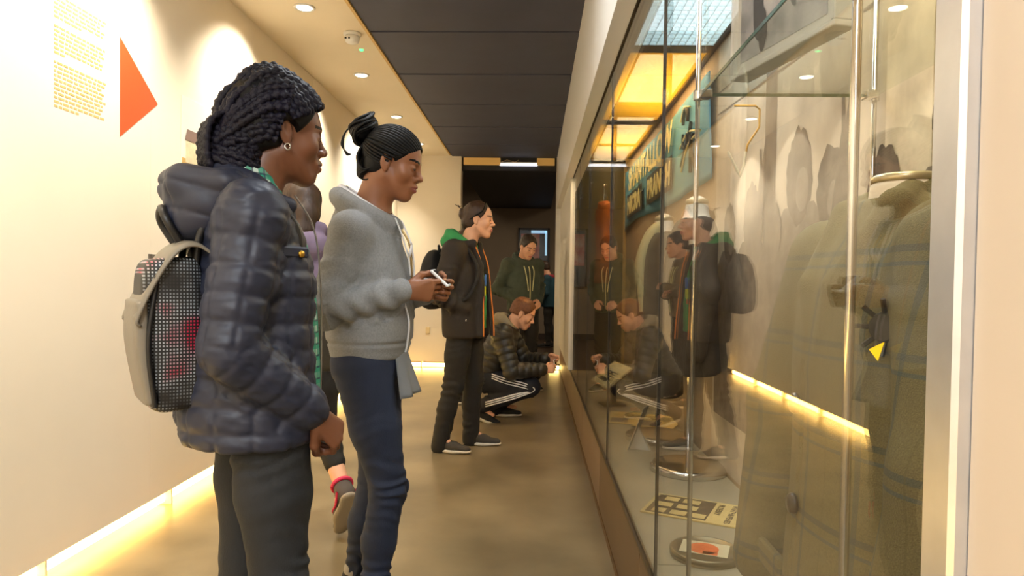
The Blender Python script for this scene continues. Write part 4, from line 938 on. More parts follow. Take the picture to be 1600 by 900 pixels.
for i in range(34):                                                # looped-up bunch at the nape
    c0 = V3(-.112, rng.uniform(-.012, .012), -.02 - .105 * (i / 33)); a0 = rng.uniform(0, 6.28); rr = rng.uniform(.050, .076); tl = rng.normal(0, .5, 2)
    a = np.linspace(a0, a0 + rng.uniform(3.0, 5.0), 40)
    q = np.stack([rr * np.cos(a), .068 * np.sin(a + tl[0] * .3), .022 * np.sin(a + tl[0] * 3) + tl[1] * .03 * np.cos(a)], 1) + c0; cv.append(HL(J, q))
for i in range(9):                                                 # hanging loops
    y = -.05 + .0125 * i; q = spline([V3(-.12, y, .04), V3(-.178, y * 1.1, -.0), V3(-.188, y * 1.1, -.06), V3(-.172, y, -.12), V3(-.12, y * .8, -.15)], 40); cv.append(HL(J, q))
sweep(cv, .0086, 8, .019, 'braids', M_brid, hair1)
# jacket with stitched squares
def quilt(P_r, P_l, A=.0052, hz=.064, hc=.08):
    def fn(v, n_):
        Sr, dr, ar = seg_param(v, P_r); Sl, dl, al = seg_param(v, P_l)
        th = np.arctan2(v[:, 1], v[:, 0]); torso = np.ones(len(v), bool); torso[(dr < .088) & (v[:, 1] < -.10)] = False; torso[(dl < .088) & (v[:, 1] > .10)] = False
        u1 = (v[:, 2] + .012 * wob(v, 4, 2)) / hz; u2 = th * .185 / hc + .05 * wob(v, 5, 4)
        s = np.where(dr < dl, Sr, Sl); a = np.where(dr < dl, ar, al)
        u1 = np.where(torso, u1, s / hz + .1 * wob(v, 6, 6)); u2 = np.where(torso, u2, a * .075 / hc * 1.0 + .5)
        d1 = np.abs(u1 - np.round(u1)) * hz; d2 = np.abs(u2 - np.round(u2)) * hc; pil = (1 - .85 * np.exp(-(d1 / .0085) ** 2)) * (1 - .6 * np.exp(-(d2 / .007) ** 2)) * (.7 + .3 * np.abs(np.sin(pi * u1)))
        return v + n_ * (A * 1.15 * (pil - .75) + .0045 * wob(v, 17, 11) + .0022 * wob(v, 60, 12, (.5, .5, 1.5)))[:, None]
    return fn
def w1x(S):
    nk = J['neck']
    ring = [nk + V3(.075 * cos(a) - .02, .082 * sin(a), .020 - .042 * cos(a)) for a in np.linspace(-2.6, 2.6, 15)]
    S.chain(ring, [.026] * 15, .02)
K1 = [(.80, 0, -.0, .20, .160), (.84, 0, -.005, .205, .168), (.95, 0, -.01, .195, .160), (1.1, 0, 0, .19, .150), (1.22, 0, 0, .195, .145), (1.32, 0, -.01, .17, .125), (1.40, 0, -.012, .10, .09)]
jk = jacket(J, K1, 'rl', [.076, .068, .054], .0048, w1x, 'jacket', M_navy, W1, quilt([J['sh_r'], J['el_r'], J['wr_r']], [J['sh_l'], J['el_l'], J['wr_l']]))
# hood lying on the back
S = Sdf(); nk = J['neck']
S.ell(nk + V3(-.095, 0, -.035), (.105, .135, .095), rotm(0, -.35), .03); S.rc(nk + V3(.065, -.085, -.02), nk + V3(-.07, -.12, .015), .024, .034, .03); S.rc(nk + V3(.065, .085, -.02), nk + V3(-.07, .12, .015), .024, .034, .03)
S.rc(nk + V3(-.07, -.12, .015), nk + V3(-.165, -.06, .025), .036, .034, .03); S.rc(nk + V3(-.07, .12, .015), nk + V3(-.165, .06, .025), .036, .034, .03); S.rc(nk + V3(-.165, .06, .025), nk + V3(-.165, -.06, .025), .034, .034, .03)
S.ell(nk + V3(-.05, 0, .06), (.115, .085, .075), None, .02, 's')
v, f = S.mesh(.0052); v = relax(v, f, 1); n_ = vnorm(v, f)
a = np.arctan2(v[:, 1], v[:, 0] + .1); pil = np.abs(np.sin(pi * (v[:, 2] + .3 * v[:, 0]) / .062)) ** .5 * np.abs(np.sin(a * 2.6 + .4)) ** .35
v = v + n_ * (.010 * (pil - .6) + .005 * wob(v, 12, 5))[:, None]; mk('hood', v, f, M_navy, jk, True)
# zip edges, pocket and button, shirt below
for s, nm in ((-1, 'zip'), (1, 'zip')):
    polyline_on([V3(.165, s * .03, .80), V3(.168, s * .032, 1.0), V3(.162, s * .04, 1.2), V3(.138, s * .06, 1.33), V3(.085, s * .085, 1.405)], .0024, mat('zip_grey', (150, 146, 140), .4, metal=.6), nm, jk)
MB().box(-.04, .04, -.004, .008, -.013, .013, .004).build('pocket_flap', M_navy, jk).matrix_local = Matrix.Translation((.066, -.172, 1.262)) @ Matrix.Rotation(radians(28), 4, 'Z')
MB().lathe([(.001, .006), (.008, .005), (.009, 0)], n=14, axis='y').build('button', M_gold, jk, True).matrix_local = Matrix.Translation((.080, -.168, 1.258)) @ Matrix.Rotation(radians(180 + 28), 4, 'Z')
S = Sdf(); S.loft((0, 0, 0), np.eye(3), [(.83, 0, .03, .10, .145), (1.0, 0, .03, .11, .14), (1.25, 0, .02, .12, .125), (1.38, 0, .0, .08, .085)], .02)
ring = [nk + V3(.062 * cos(a) - .012, .064 * sin(a), .072 - .040 * cos(a)) for a in np.linspace(0, 2 * pi, 16)]; S.chain(ring, [.0105] * 16, .008)
ring = [nk + V3(.070 * cos(a) - .012, .072 * sin(a), .046 - .040 * cos(a)) for a in np.linspace(0, 2 * pi, 16)]; S.chain(ring, [.013] * 16, .014)
v, f = S.mesh(.006); mk('shirt', v, f, M_plaid, W1, True)
tr1 = trousers(J, [.098, .088, .066, .058, .048], .05, M_jeanb, W1, .0065, .006, spots=(.05, .40, .75))
for s in 'rl': shoe('shoe', V3(J['an_' + s][0], J['an_' + s][1], .085), V3(J['toe_' + s][0] + .08, J['toe_' + s][1], .085), M_blk, M_sole, W1, M_whitec)

# ---- her backpack (local frame of the girl)
bp = empty('backpack', W1.location, radians(38), 'black perforated backpack with a grey flap on the back of the girl in navy', 'backpack')
def perf():
    m = mat('perforated_black', (18, 17, 17), .45); nt = m.node_tree; N = nt.nodes; L = nt.links; b = N['Principled BSDF']
    tc = N.new('ShaderNodeTexCoord'); sp = N.new('ShaderNodeSeparateXYZ'); L.new(tc.outputs['Object'], sp.inputs[0]); w2 = []
    for ax, per in (('X', .0070), ('Z', .0078)):
        q = N.new('ShaderNodeMath'); q.operation = 'PINGPONG'; q.inputs[1].default_value = per / 2; L.new(sp.outputs[ax], q.inputs[0])
        lt = N.new('ShaderNodeMath'); lt.operation = 'LESS_THAN'; lt.inputs[1].default_value = per * .26; L.new(q.outputs[0], lt.inputs[0]); w2.append(lt)
    a = N.new('ShaderNodeMath'); a.operation = 'MULTIPLY'; L.new(w2[0].outputs[0], a.inputs[0]); L.new(w2[1].outputs[0], a.inputs[1])
    no = N.new('ShaderNodeTexNoise'); no.inputs['Scale'].default_value = 9; L.new(tc.outputs['Object'], no.inputs['Vector'])
    r_ = N.new('ShaderNodeValToRGB'); E = r_.color_ramp.elements; E[0].position = .36; E[0].color = (*lin((40, 38, 40)), 1); E[1].position = .52; E[1].color = (*lin((170, 178, 186)), 1)
    e2 = E.new(.64); e2.color = (*lin((190, 30, 70)), 1); L.new(no.outputs['Fac'], r_.inputs[0])
    mx = N.new('ShaderNodeMix'); mx.data_type = 'RGBA'; L.new(a.outputs[0], mx.inputs['Factor']); mx.inputs['A'].default_value = (*lin((18, 17, 17)), 1); L.new(r_.outputs[0], mx.inputs['B']); L.new(mx.outputs['Result'], b.inputs['Base Color'])
    bp_ = N.new('ShaderNodeBump'); bp_.invert = True; bp_.inputs['Strength'].default_value = .6; bp_.inputs['Distance'].default_value = .003; L.new(a.outputs[0], bp_.inputs['Height']); L.new(bp_.outputs[0], b.inputs['Normal'])
    return m
M_perf = perf(); M_pgrey = mat('grey_leatherette', (128, 120, 106), .45, bump=.15, bscale=120); M_pblk = mat('black_leatherette', (26, 25, 25), .4, bump=.15, bscale=150)
Bb = rotm(0, radians(-5))
S = Sdf(); S.loft((-.170, 0, .895), Bb, [(0, 0, 0, .095, .058), (.03, 0, 0, .104, .070), (.15, 0, 0, .106, .074), (.30, 0, .004, .102, .064), (.35, 0, .008, .10, .052)], .02, n=5, cap=.015)
v, f = S.mesh(.005); pk = mk('bag_body', v, f, M_perf, bp, True)
S = Sdf(); S.loft((-.237, 0, .90), Bb, [(.01, 0, 0, .102, .013), (.15, 0, -.006, .105, .018), (.25, 0, 0, .102, .013)], .02, n=5, cap=.008)
v, f = S.mesh(.005); mk('back_panel', v, f, M_pgrey, bp, True)
top = np.array([(-.11, 1.262), (-.15, 1.285), (-.19, 1.272), (-.23, 1.215), (-.272, 1.120), (-.265, 1.10)])
pr = spline(top, 24); V_, F_ = [], []
for k_, (x_, z_) in enumerate(pr):
    wv = .122 - .012 * (k_ / 23) ** 3
    for y_ in np.linspace(-wv, wv, 9): V_.append((x_, y_, z_ - .012 * (abs(y_) / wv) ** 4))
F_ = [(i * 9 + j, i * 9 + j + 1, (i + 1) * 9 + j + 1, (i + 1) * 9 + j) for i in range(23) for j in range(8)]
o = mk('flap', V_, F_, M_pgrey, bp, True); sm = o.modifiers.new('thickness', 'SOLIDIFY'); sm.thickness = .006
for s in (-1, 1):
    polyline_on([V3(-.15, s * .08, 1.22), V3(-.13, s * .09, 1.32), V3(-.05, s * .11, 1.385), V3(.02, s * .12, 1.38), V3(.075, s * .13, 1.30), V3(.05, s * .13, 1.15), V3(-.05, s * .11, 1.0), V3(-.17, s * .07, .96)], .009, M_pblk, 'shoulder_strap', bp, 8, 50)
polyline_on([V3(-.165, -.03, 1.27), V3(-.20, -.035, 1.33), V3(-.205, 0, 1.36), V3(-.20, .035, 1.33), V3(-.165, .03, 1.27)], .010, M_pblk, 'carry_handle', bp, 8, 30)
for s in (-1, 1): polyline_on([V3(-.233, s * .104, .91), V3(-.247, s * .108, 1.05), V3(-.23, s * .104, 1.20)], .006, M_pblk, 'edge_piping', bp)

# ================================================================ girl in the grey hoodie
W2 = empty('person', (-.575, 2.37, 0), radians(-4), 'person in grey zip hoodie and navy skinny jeans with a high bun, looking down', 'person')
J = joints(pelvis=(-.005, 0, .92), chest=(-.01, 0, 1.24), neck=(.015, 0, 1.41), head=(.075, 0, 1.600), hs=.92, HB=rotm(radians(2), radians(15)),
           sh_r=(-.02, -.155, 1.355), el_r=(-.085, -.205, 1.10), wr_r=(.150, -.130, 1.165), sh_l=(-.02, .155, 1.355), el_l=(-.02, .215, 1.10), wr_l=(.185, .035, 1.165),
           hip_r=(0, -.08, .90), hip_l=(0, .08, .90), kn_r=(.095, -.085, .50), kn_l=(-.0, .09, .49), an_r=(.045, -.09, .09), an_l=(-.085, .11, .095), toe_r=(.16, -.1, .03), toe_l=(.05, .13, .03))
S = body_sdf(J, w=.96, nose=1.05, lips=1.15)
hand_sdf(S, J['wr_r'] + V3(.01, 0, 0), (.96, .30, .02), (-.15, .85, .1), 1, (.35, .8, .9, 1.0), (.35, .5), .98)
hand_sdf(S, J['wr_l'] + V3(.01, 0, 0), (.9, -.35, .0), (-.2, -.85, .1), -1, (.5, .7, .8, .9), (.35, .5), .98)
finish_body(S, J, M_sk2, W2, .0026, [(V3(.22, -.06, 1.16), .15)], lipm=M_lip2, browm=M_hairk, extra=[(J['an_l'], .13)])
eyes(J, W2, (40, 24, 16), 0, .9)
hp, HB_ = J['head'], J['HB']
S = cap_sdf(J, .008, (.070, .058), -.055, .96, (.6, .9)); v, f = S.mesh(.004); hair2 = mk('hair', v, f, M_hairk, W2, True)
cv = []; gp = V3(-.098, 0, .080)
for s in (-1, 1):
    for i in range(21):
        a = i / 20
        if a < .55: t_ = a / .55; p0 = V3(.086 - .045 * t_, s * .07 * t_ ** .8, .082 - .045 * t_)
        else: t_ = (a - .55) / .45; p0 = V3(.030 - .085 * t_, s * (.074 - .02 * t_), .030 - .075 * t_)
        p0 = on_skull(J, p0[None], .008, .96)[0]; pe = gp + V3(.0, s * .02 * (1 - a), -.03 * a)
        mid = on_skull(J, (p0 * .5 + pe * .5)[None], .016, .96)[0]
        q = spline([p0, p0 * .7 + mid * .3, mid, mid * .4 + pe * .6, pe], 40); q[:-6] = on_skull(J, q[:-6], .012, .96); cv.append(HL(J, q))
    for i in range(6):                                             # slack loops at the nape
        y = s * (.055 - .008 * i); q = spline([V3(-.03 - .006 * i, y * 1.2, -.01 - .008 * i), V3(-.085 - .004 * i, y, -.05 - .006 * i), V3(-.125, y * .8, -.01 - .004 * i), V3(-.115, y * .4, .06), gp], 36); cv.append(HL(J, q))
c0 = gp + V3(-.045, 0, .022)
for i in range(26):
    tl = rng.uniform(-.5, .5); a = np.linspace(rng.uniform(0, 6), rng.uniform(9, 12), 44); rr = rng.uniform(.050, .066)
    q = np.stack([rr * .8 * np.cos(a), rr * np.sin(a) * .9, rng.uniform(-.025, .025) + .020 * np.cos(a + tl) + .010 * np.sin(2 * a)], 1); q = q @ rotm(0, -.7 + tl * .6, tl).T + c0; cv.append(HL(J, q))
for k_, (dx, dz) in enumerate(((-.105, -.05), (-.112, -.055), (-.09, -.02))):
    q = spline([c0 + V3(-.03, -.01, .01), c0 + V3(-.06, -.012, -.03), c0 + V3(-.065 + .004 * k_, -.012, -.08), c0 + V3(-.035, -.012, -.105 - .004 * k_), c0 + V3(-.02, -.012, -.108)], 30); cv.append(HL(J, q))
q = spline([V3(-.045, -.06, -.03), V3(-.09, -.055, -.065), V3(-.09, -.05, -.085), V3(-.06, -.05, -.08), V3(-.04, -.055, -.04)], 30); cv.append(HL(J, q))
S = Sdf(); S.ell(HL(J, c0), (.052, .052, .042), HB_ @ rotm(0, -.7), .01); v, f = S.mesh(.005); mk('bun', v, f, M_hairk, hair2, True)
sweep(cv[:-4], .0052, 6, 0, 'braids', M_hairk, hair2); sweep(cv[-4:], .0026, 6, 0, 'loose_strands', M_hairk, hair2)
def w2x(S):
    nk = J['neck']
    ring = [nk + V3(.095 * cos(a) - .035, .098 * sin(a), .028 - .055 * cos(a)) for a in np.linspace(-2.75, 2.75, 17)]; S.chain(ring, [.030] * 17, .02)
    S.ell(nk + V3(-.095, 0, -.035), (.055, .10, .08), rotm(0, -.2), .03)
    for s in 'rl':
        a = nrm(J['wr_' + s] - J['el_' + s]); S.rc(J['wr_' + s] - a * .06, J['wr_' + s] - a * .005, .040, .037, .008)
def w2d(v, n_):
    z = v[:, 2]
    for s in 'rl':
        P = [J['sh_' + s], J['el_' + s], J['wr_' + s]]; S_, dd, _ = seg_param(v, P); m_ = dd < .085; q = folds(v, n_, P, .014, .066, [.22, .31, .43], .07, 5); v[m_] = q[m_]
    m_ = (z < 1.3); k = .010 * wob(v, 5, 21, (1, 1, .5)) * np.clip((1.32 - z) / .2, 0, 1); k = k * np.clip((z - .96) / .06, 0, 1)
    k += -.006 * np.exp(-((z - .985) / .006) ** 2)
    v = v + n_ * np.where(m_, k, 0)[:, None]; return v
K2 = [(.925, 0, .0, .165, .125), (.955, 0, .0, .170, .130), (1.0, 0, .002, .178, .142), (1.1, 0, .002, .172, .142), (1.2, 0, .0, .172, .140), (1.3, 0, -.012, .160, .125), (1.385, 0, -.012, .10, .09), (1.41, 0, -.012, .09, .085)]
hd = jacket(J, K2, 'rl', [.064, .058, .044], .0055, w2x, 'hoodie', M_grey, W2, w2d, hem=.02)
nk = J['neck']
sweep([spline([nk + V3(.088 * cos(a) - .03, .088 * sin(a), .052 - .055 * cos(a)) for a in np.linspace(-2.9, 2.9, 13)], 40)], .016, 8, name='hood_lining', m=M_whitec, parent=hd)
for s, zb in ((-1, 1.215), (1, 1.18)):
    P = spline([nk + V3(.082, s * .038, .0), V3(.125, s * .045, 1.345), V3(.142, s * .035, 1.28), V3(.150, s * .030, zb)], 24); v, f = tube_geo(P, .008, 8, True, .35); mk('drawstring', v, f, M_whitec, hd, True)
P = spline([nk + V3(.09, .0, -.03), V3(.138, -.0, 1.32), V3(.147, .0, 1.2)], 24); v, f = tube_geo(P, .004, 6); mk('zip', v, f, M_zip, hd, True)
v, f = tube_geo(spline([V3(.147, -.02, 1.33), V3(.150, -.02, 1.315), V3(.152, -.055, 1.285)], 10), .010, 8, True, .3); mk('drawstring', v, f, M_whitec, hd, True)
polyline_on([V3(.135, -.06, 1.13), V3(.155, -.065, 1.06), V3(.148, -.055, .99), V3(.14, -.05, .955)], .0035, M_whitec, 'pocket_piping', hd)
V_ = []; nu, nz_ = 26, 12
for i in range(nu + 1):
    for j in range(nz_ + 1):
        a, q = i / nu, j / nz_; ang = -1.9 + 2.5 * a; r_ = .105 + .05 * q
        V_.append((.035 + (r_ + .012 * sin(a * 24) * q) * cos(ang) * .85, (r_ * 1.1 + .006 * sin(a * 19) * q) * sin(ang) * .95, .955 - .165 * q + .02 * q * a))
F_ = [(i * (nz_ + 1) + j, (i + 1) * (nz_ + 1) + j, (i + 1) * (nz_ + 1) + j + 1, i * (nz_ + 1) + j + 1) for i in range(13, nu) for j in range(nz_)]
o = mk('shirt_tail', V_, F_, mat('pale_grey_jersey', (112, 115, 119), .9, bump=.2, bscale=300), W2, True); sm = o.modifiers.new('thickness', 'SOLIDIFY'); sm.thickness = .004
trousers(J, [.098, .084, .060, .056, .040], .06, M_jeann, W2, .006, .0055, .1, spots=(.40, .46, .74), per=.042, hipw=(.115, .150))
polyline_on([V3(-.02, -.155, .965), V3(-.01, -.16, .93), V3(.02, -.155, .915), V3(.06, -.135, .91)], .0018, mat('denim_stitch', (150, 100, 60), .7), 'pocket_stitch', W2)
for s in 'rl':
    an = J['an_' + s]; shoe('shoe', V3(an[0], an[1], .085), V3(J['toe_' + s][0] + .1, J['toe_' + s][1], .085), M_blk, M_sole, W2, M_whitec)
    S = Sdf(); S.rc(an + V3(0, 0, .0), an + V3(0, 0, .035), .040, .040, .01); v, f = S.mesh(.006); mk('sock', v, f, mat('grey_sock', (150, 144, 136), .95, bump=.3, bscale=200), W2, True)
phn = empty('phone', (0, 0, 0), 0, 'white phone held by the girl in the grey hoodie', 'phone'); phn.location = W2.matrix_basis @ Vector((.262, -.062, 1.208)); phn.rotation_euler = (radians(4), radians(42), radians(0))
MB().box(-.04, .04, -.03, .03, -.005, .005, .003).build('casing', mat('white_plastic', (228, 230, 234), .3), phn); MB().box(-.034, .034, -.025, .025, .005, .0056).build('screen', mat('phone_screen', (16, 16, 20), .1), phn)
# ================================================================ standing man with the green hood
M3 = empty('person', (-.495, 4.85, 0), radians(-6), 'person standing in black jacket over green hoodie with hair tied in a small bun', 'person')
J = joints(pelvis=(0, 0, .90), chest=(-.02, 0, 1.26), neck=(.005, 0, 1.44), head=(.085, 0, 1.632), hs=.96, HB=rotm(radians(3), radians(4)),
           sh_r=(-.045, -.175, 1.40), el_r=(-.12, -.235, 1.10), wr_r=(.035, -.15, 1.0), sh_l=(-.045, .175, 1.40), el_l=(-.10, .235, 1.10), wr_l=(.035, .15, 1.0),
           hip_r=(-.01, -.09, .88), hip_l=(.01, .09, .88), kn_r=(-.055, -.105, .47), kn_l=(.045, .10, .48), an_r=(-.135, -.12, .095), an_l=(.03, .12, .095), toe_r=(.0, -.15, .03), toe_l=(.18, .13, .03))
S = body_sdf(J, w=.96, nose=1.25, lips=.9, jaw=1.04)
for s, q in (('r', 1), ('l', -1)): hand_sdf(S, J['wr_' + s], nrm(J['wr_' + s] - J['el_' + s]), (-.2, q * .9, -.2), q, (.4,) * 4, (.4, .4))
finish_body(S, J, M_skp, M3, .004, lipm=M_lipp, browm=M_hairb); eyes(J, M3, (60, 60, 50), 0, .4)
hp, HB_ = J['head'], J['HB']; HP = lambda *a: HL(J, V3(*a))
S = cap_sdf(J, .009, (.060, .062), -.075, .96, (.4, .9)); S.ell(HP(-.115, 0, .035), (.034, .036, .036), HB_, .012); S.ell(HP(-.125, 0, .06), (.02, .025, .018), HB_, .01); S.rc(HP(-.08, 0, -.02), HP(-.075, 0, -.075), .035, .025, .03)
v, f = S.mesh(.005); n_ = vnorm(v, f); v += n_ * (.003 * wob(v, 40, 3, (1, 1, 1)))[:, None]; hh = mk('hair', v, f, M_hairb, M3, True)
q = np.array([(.035, -.075, .06), (.0, -.094, .03), (-.05, -.08, -.005), (-.1, -.02, -.03), (-.1, .02, -.03), (-.05, .08, -.005), (.0, .094, .03), (.035, .075, .06), (.05, .03, .118), (.05, -.03, .118), (.035, -.075, .06)]) * np.array([1, .96, 1])
q = on_skull(J, spline(q, 60), .011, .96); sweep([HL(J, q)], .006, 6, name='headband', m=M_hairk, parent=hh)
sweep([HP(-.13, 0, .07) + spline([V3(0, 0, 0), V3(-.015, rng.normal(0, .015), .012), V3(-.03 + rng.normal(0, .01), rng.normal(0, .03), .03)], 8) @ np.eye(3) for _ in range(14)], .0012, 4, name='loose_strands', m=M_hairb, parent=hh)
def m3d(v, n_):
    for s in 'rl':
        P = [J['sh_' + s], J['el_' + s], J['wr_' + s]]; S_, dd, _ = seg_param(v, P); m_ = dd < .1; q = folds(v, n_, P, .008, .07, [.25, .33, .42], .08, 5); v[m_] = q[m_]
    return v + n_ * (.006 * wob(v, 7, 31))[:, None]
K3 = [(.80, 0, -.01, .205, .140), (.84, 0, -.01, .21, .148), (1.0, 0, -.015, .205, .145), (1.2, 0, -.025, .205, .140), (1.34, 0, -.03, .18, .12), (1.42, 0, -.02, .11, .085)]
M_blkj = mat('black_softshell', (44, 36, 30), .8, var=.12, scale=9, bump=.2, bscale=120)
def m3x(S):
    for s in (-1, 1):                                               # open fronts and stand-up collar
        S.rc((.13, s * .10, .83), (.115, s * .085, 1.30), .030, .030, .02); S.rc((.115, s * .085, 1.30), (.07, s * .10, 1.46), .028, .020, .02)
        S.rc((.07, s * .10, 1.46), (-.02, s * .11, 1.45), .022, .03, .03)
    S.rc((.185, .04, .82), (.15, .05, 1.25), .014, .012, .02, u=(0, 1, 0), sq=2.0)
jk = jacket(J, K3, 'rl', [.080, .074, .056], .007, m3x, 'jacket', M_blkj, M3, m3d)
M_otrim = mat('orange_piping', (216, 120, 40), .6)
for P in ([V3(.155, -.115, .815), V3(.150, -.108, 1.0), V3(.138, -.098, 1.2), V3(.125, -.09, 1.33), V3(.085, -.112, 1.45)], [V3(.205, .03, .81), V3(.195, .035, .95), V3(.17, .045, 1.15), V3(.145, .07, 1.32), V3(.088, .105, 1.46)]): polyline_on(P, .0055, M_otrim, 'piping', jk)
MB().box(-.004, .004, -.003, .003, -.008, .008, .002).build('zip_pull', M_chrome, jk).location = (.05, -.215, .93)
M_green = mat('green_fleece', (52, 142, 84), .9, var=.12, scale=20, bump=.2, bscale=200)
S = Sdf(); nk = J['neck']; S.loft((0, 0, 0), np.eye(3), [(.86, 0, .04, .11, .115), (1.1, 0, .03, .13, .115), (1.3, 0, .01, .12, .11), (1.42, 0, 0, .08, .08)], .02)
ring = [nk + V3(.085 * cos(a) - .045, .098 * sin(a), .052 - .055 * cos(a)) for a in np.linspace(-2.7, 2.7, 15)]; S.chain(ring, [.03] * 15, .02); S.ell(nk + V3(-.125, 0, .035), (.065, .10, .06), rotm(0, -.3), .03)
v, f = S.mesh(.007); n_ = vnorm(v, f); v += n_ * (.007 * wob(v, 16, 13))[:, None]; gh = mk('hooded_top', v, f, M_green, M3, True)
S = Sdf(); S.rc(nk + V3(.05, 0, .02), nk + V3(.085, 0, -.07), .035, .02, .02, u=(1, 0, 0), sq=.5); v, f = S.mesh(.006); mk('tshirt', v, f, M_whitec, M3, True)
for k_, (z0, z1, c_) in enumerate(((1.17, 1.24, (60, 110, 190)), (1.10, 1.17, (200, 210, 50)), (1.06, 1.10, (190, 60, 40)), (.93, 1.06, (170, 110, 40)))):
    S = Sdf(); S.rc((.148 - .004 * k_, -.028, z0 + .012), (.147 - .004 * k_, -.022, z1 - .012), .022, .022, .01, u=(1, 0, 0), sq=.35); v, f = S.mesh(.005); mk('shirt_print', v, f, mat('print_%d' % k_, c_, .7), gh, True)
trousers(J, [.098, .088, .072, .066, .060], .04, M_blk, M3, .009, .007, -.2, spots=(.42, .76), per=.06)
M_gshoe = mat('charcoal_canvas', (62, 56, 50), .8, var=.1, scale=30)
for s in 'rl': shoe('shoe', V3(J['an_' + s][0], J['an_' + s][1], .085), V3(J['toe_' + s][0] + .08, J['toe_' + s][1], .085), M_gshoe, M_sole, M3, M_blk, 1.08)
bp = empty('backpack', M3.location, radians(-6), 'plain black rucksack on the back of the standing man', 'backpack')
S = Sdf(); S.loft((-.225, 0, 1.0), rotm(0, radians(-4)), [(0, 0, 0, .13, .05), (.05, 0, -.01, .15, .085), (.2, 0, -.005, .155, .085), (.34, 0, .01, .13, .06), (.42, 0, .03, .09, .035)], .02, n=3, cap=.03)
v, f = S.mesh(.009); n_ = vnorm(v, f); v += n_ * (.008 * wob(v, 10, 17))[:, None]; mk('bag_body', v, f, M_blk, bp, True)
for s in (-1, 1): polyline_on([V3(-.16, s * .09, 1.38), V3(-.07, s * .125, 1.47), V3(.05, s * .13, 1.40), V3(.115, s * .15, 1.25), V3(.05, s * .21, 1.08), V3(-.15, s * .16, 1.02)], .014, M_blk, 'shoulder_strap', bp, 8, 40)
polyline_on([V3(-.19, -.03, 1.4), V3(-.2, 0, 1.45), V3(-.19, .03, 1.4)], .008, M_blk, 'carry_handle', bp)

# ================================================================ crouching man
M4 = empty('person', (-.30, 5.9, 0), radians(-6), 'person crouching in black padded jacket and striped track trousers, hands at the case', 'person')
J = joints(pelvis=(-.12, 0, .36), chest=(.03, 0, .66), neck=(.10, 0, .80), head=(.195, 0, .925), hs=.98, HB=rotm(radians(3), radians(27)),
           sh_r=(.045, -.185, .755), el_r=(.14, -.235, .455), wr_r=(.385, -.145, .465), sh_l=(.045, .185, .755), el_l=(.20, .225, .49), wr_l=(.395, .06, .535),
           hip_r=(-.12, -.10, .36), hip_l=(-.12, .10, .36), kn_r=(.285, -.13, .315), kn_l=(.27, .14, .40), an_r=(-.145, -.12, .125), an_l=(-.03, .14, .085), toe_r=(-.03, -.125, .06), toe_l=(.12, .16, .085))
S = body_sdf(J, w=.98, nose=1.15, lips=.9)
hand_sdf(S, J['wr_r'] + V3(.01, 0, 0), (.97, .22, .1), (-.1, .8, -.2), 1, (.6, .8, .9, 1.0), (.4, .5)); hand_sdf(S, J['wr_l'] + V3(.01, 0, 0), (.97, -.2, .05), (-.1, -.8, -.2), -1, (.5, .7, .9, 1.0), (.4, .5))
finish_body(S, J, M_skp, M4, .004, [(V3(.46, -.05, .50), .14)], lipm=M_lipp, browm=M_haira); eyes(J, M4, (60, 60, 50), 0, .8)
S = cap_sdf(J, .012, (.070, .060), -.03, .98, (.5, .9)); v, f = S.mesh(.005); n_ = vnorm(v, f); v += n_ * (.003 * wob(v, 45, 7))[:, None]; mk('hair', v, f, M_haira, M4, True)
Bt = rotm(0, radians(25))
def m4d(v, n_):
    q = (v - J['pelvis']) @ Bt; S_, dr, _ = seg_param(v, [J['sh_r'], J['el_r'], J['wr_r']]); S2, dl, _ = seg_param(v, [J['sh_l'], J['el_l'], J['wr_l']])
    u = np.where(np.minimum(dr, dl) < .09, np.where(dr < dl, S_, S2), q[:, 2]); return v + n_ * (.008 * (np.abs(np.sin(pi * u / .06)) ** .6 - .6) + .004 * wob(v, 9, 4))[:, None]
jk = jacket(J, [(-.07, 0, -.01, .17, .135), (.0, 0, -.01, .185, .15), (.15, 0, 0, .19, .145), (.30, 0, 0, .205, .14), (.42, 0, -.01, .18, .115), (.50, 0, 0, .10, .08)], 'rl', [.084, .076, .056], .0075, None, 'jacket', mat('black_puffer_nylon', (40, 38, 34), .42, var=.12, scale=9), M4, m4d, B=Bt, o=J['pelvis'])
S = Sdf(); nk = J['neck']; ring = [nk + Bt @ V3(.075 * cos(a) - .03, .088 * sin(a), .03 - .035 * cos(a)) for a in np.linspace(-2.8, 2.8, 15)]; S.chain(ring, [.026] * 15, .02); S.ell(nk + Bt @ V3(-.12, 0, .02), (.065, .10, .06), Bt, .03)
v, f = S.mesh(.007); n_ = vnorm(v, f); v += n_ * (.006 * wob(v, 16, 13))[:, None]; mk('hood', v, f, mat('grey_hood_fleece', (132, 122, 104), .9, bump=.2, bscale=200), jk, True)
M_track = mat('navy_track_cloth', (20, 22, 34), .75, var=.1, scale=9)
tr = trousers(J, [.115, .105, .085, .075, .058], .05, M_track, M4, .008, .006, -.15, spots=(.38, .46, .8), per=.06)
for s, q in (('r', -1), ('l', 1)):
    h_, k_, a_ = J['hip_' + s], J['kn_' + s], J['an_' + s]
    for i in (-1, 0, 1):
        o_ = .020 * i; P = np.array([h_ + V3(.09, q * .112, .045 + o_ * .9), h_ * .5 + k_ * .5 + V3(.01, q * .102, .03 + o_), k_ + V3(-.02 - o_ * .3, q * .083, .015 + o_), k_ + V3(.025 + o_, q * .076, -.02 + o_ * .2), k_ * .8 + a_ * .2 + V3(.0, q * .083, -.025 - o_ * .8), k_ * .5 + a_ * .5 + V3(.0, q * .078, -.01 - o_ * .9), a_ + V3(.06, q * .066, .035 - o_ * .9)])
        v, f = tube_geo(spline(P, 50), .0085, 8, True, .6); mk('stripe', v, f, M_whitec, tr, True)
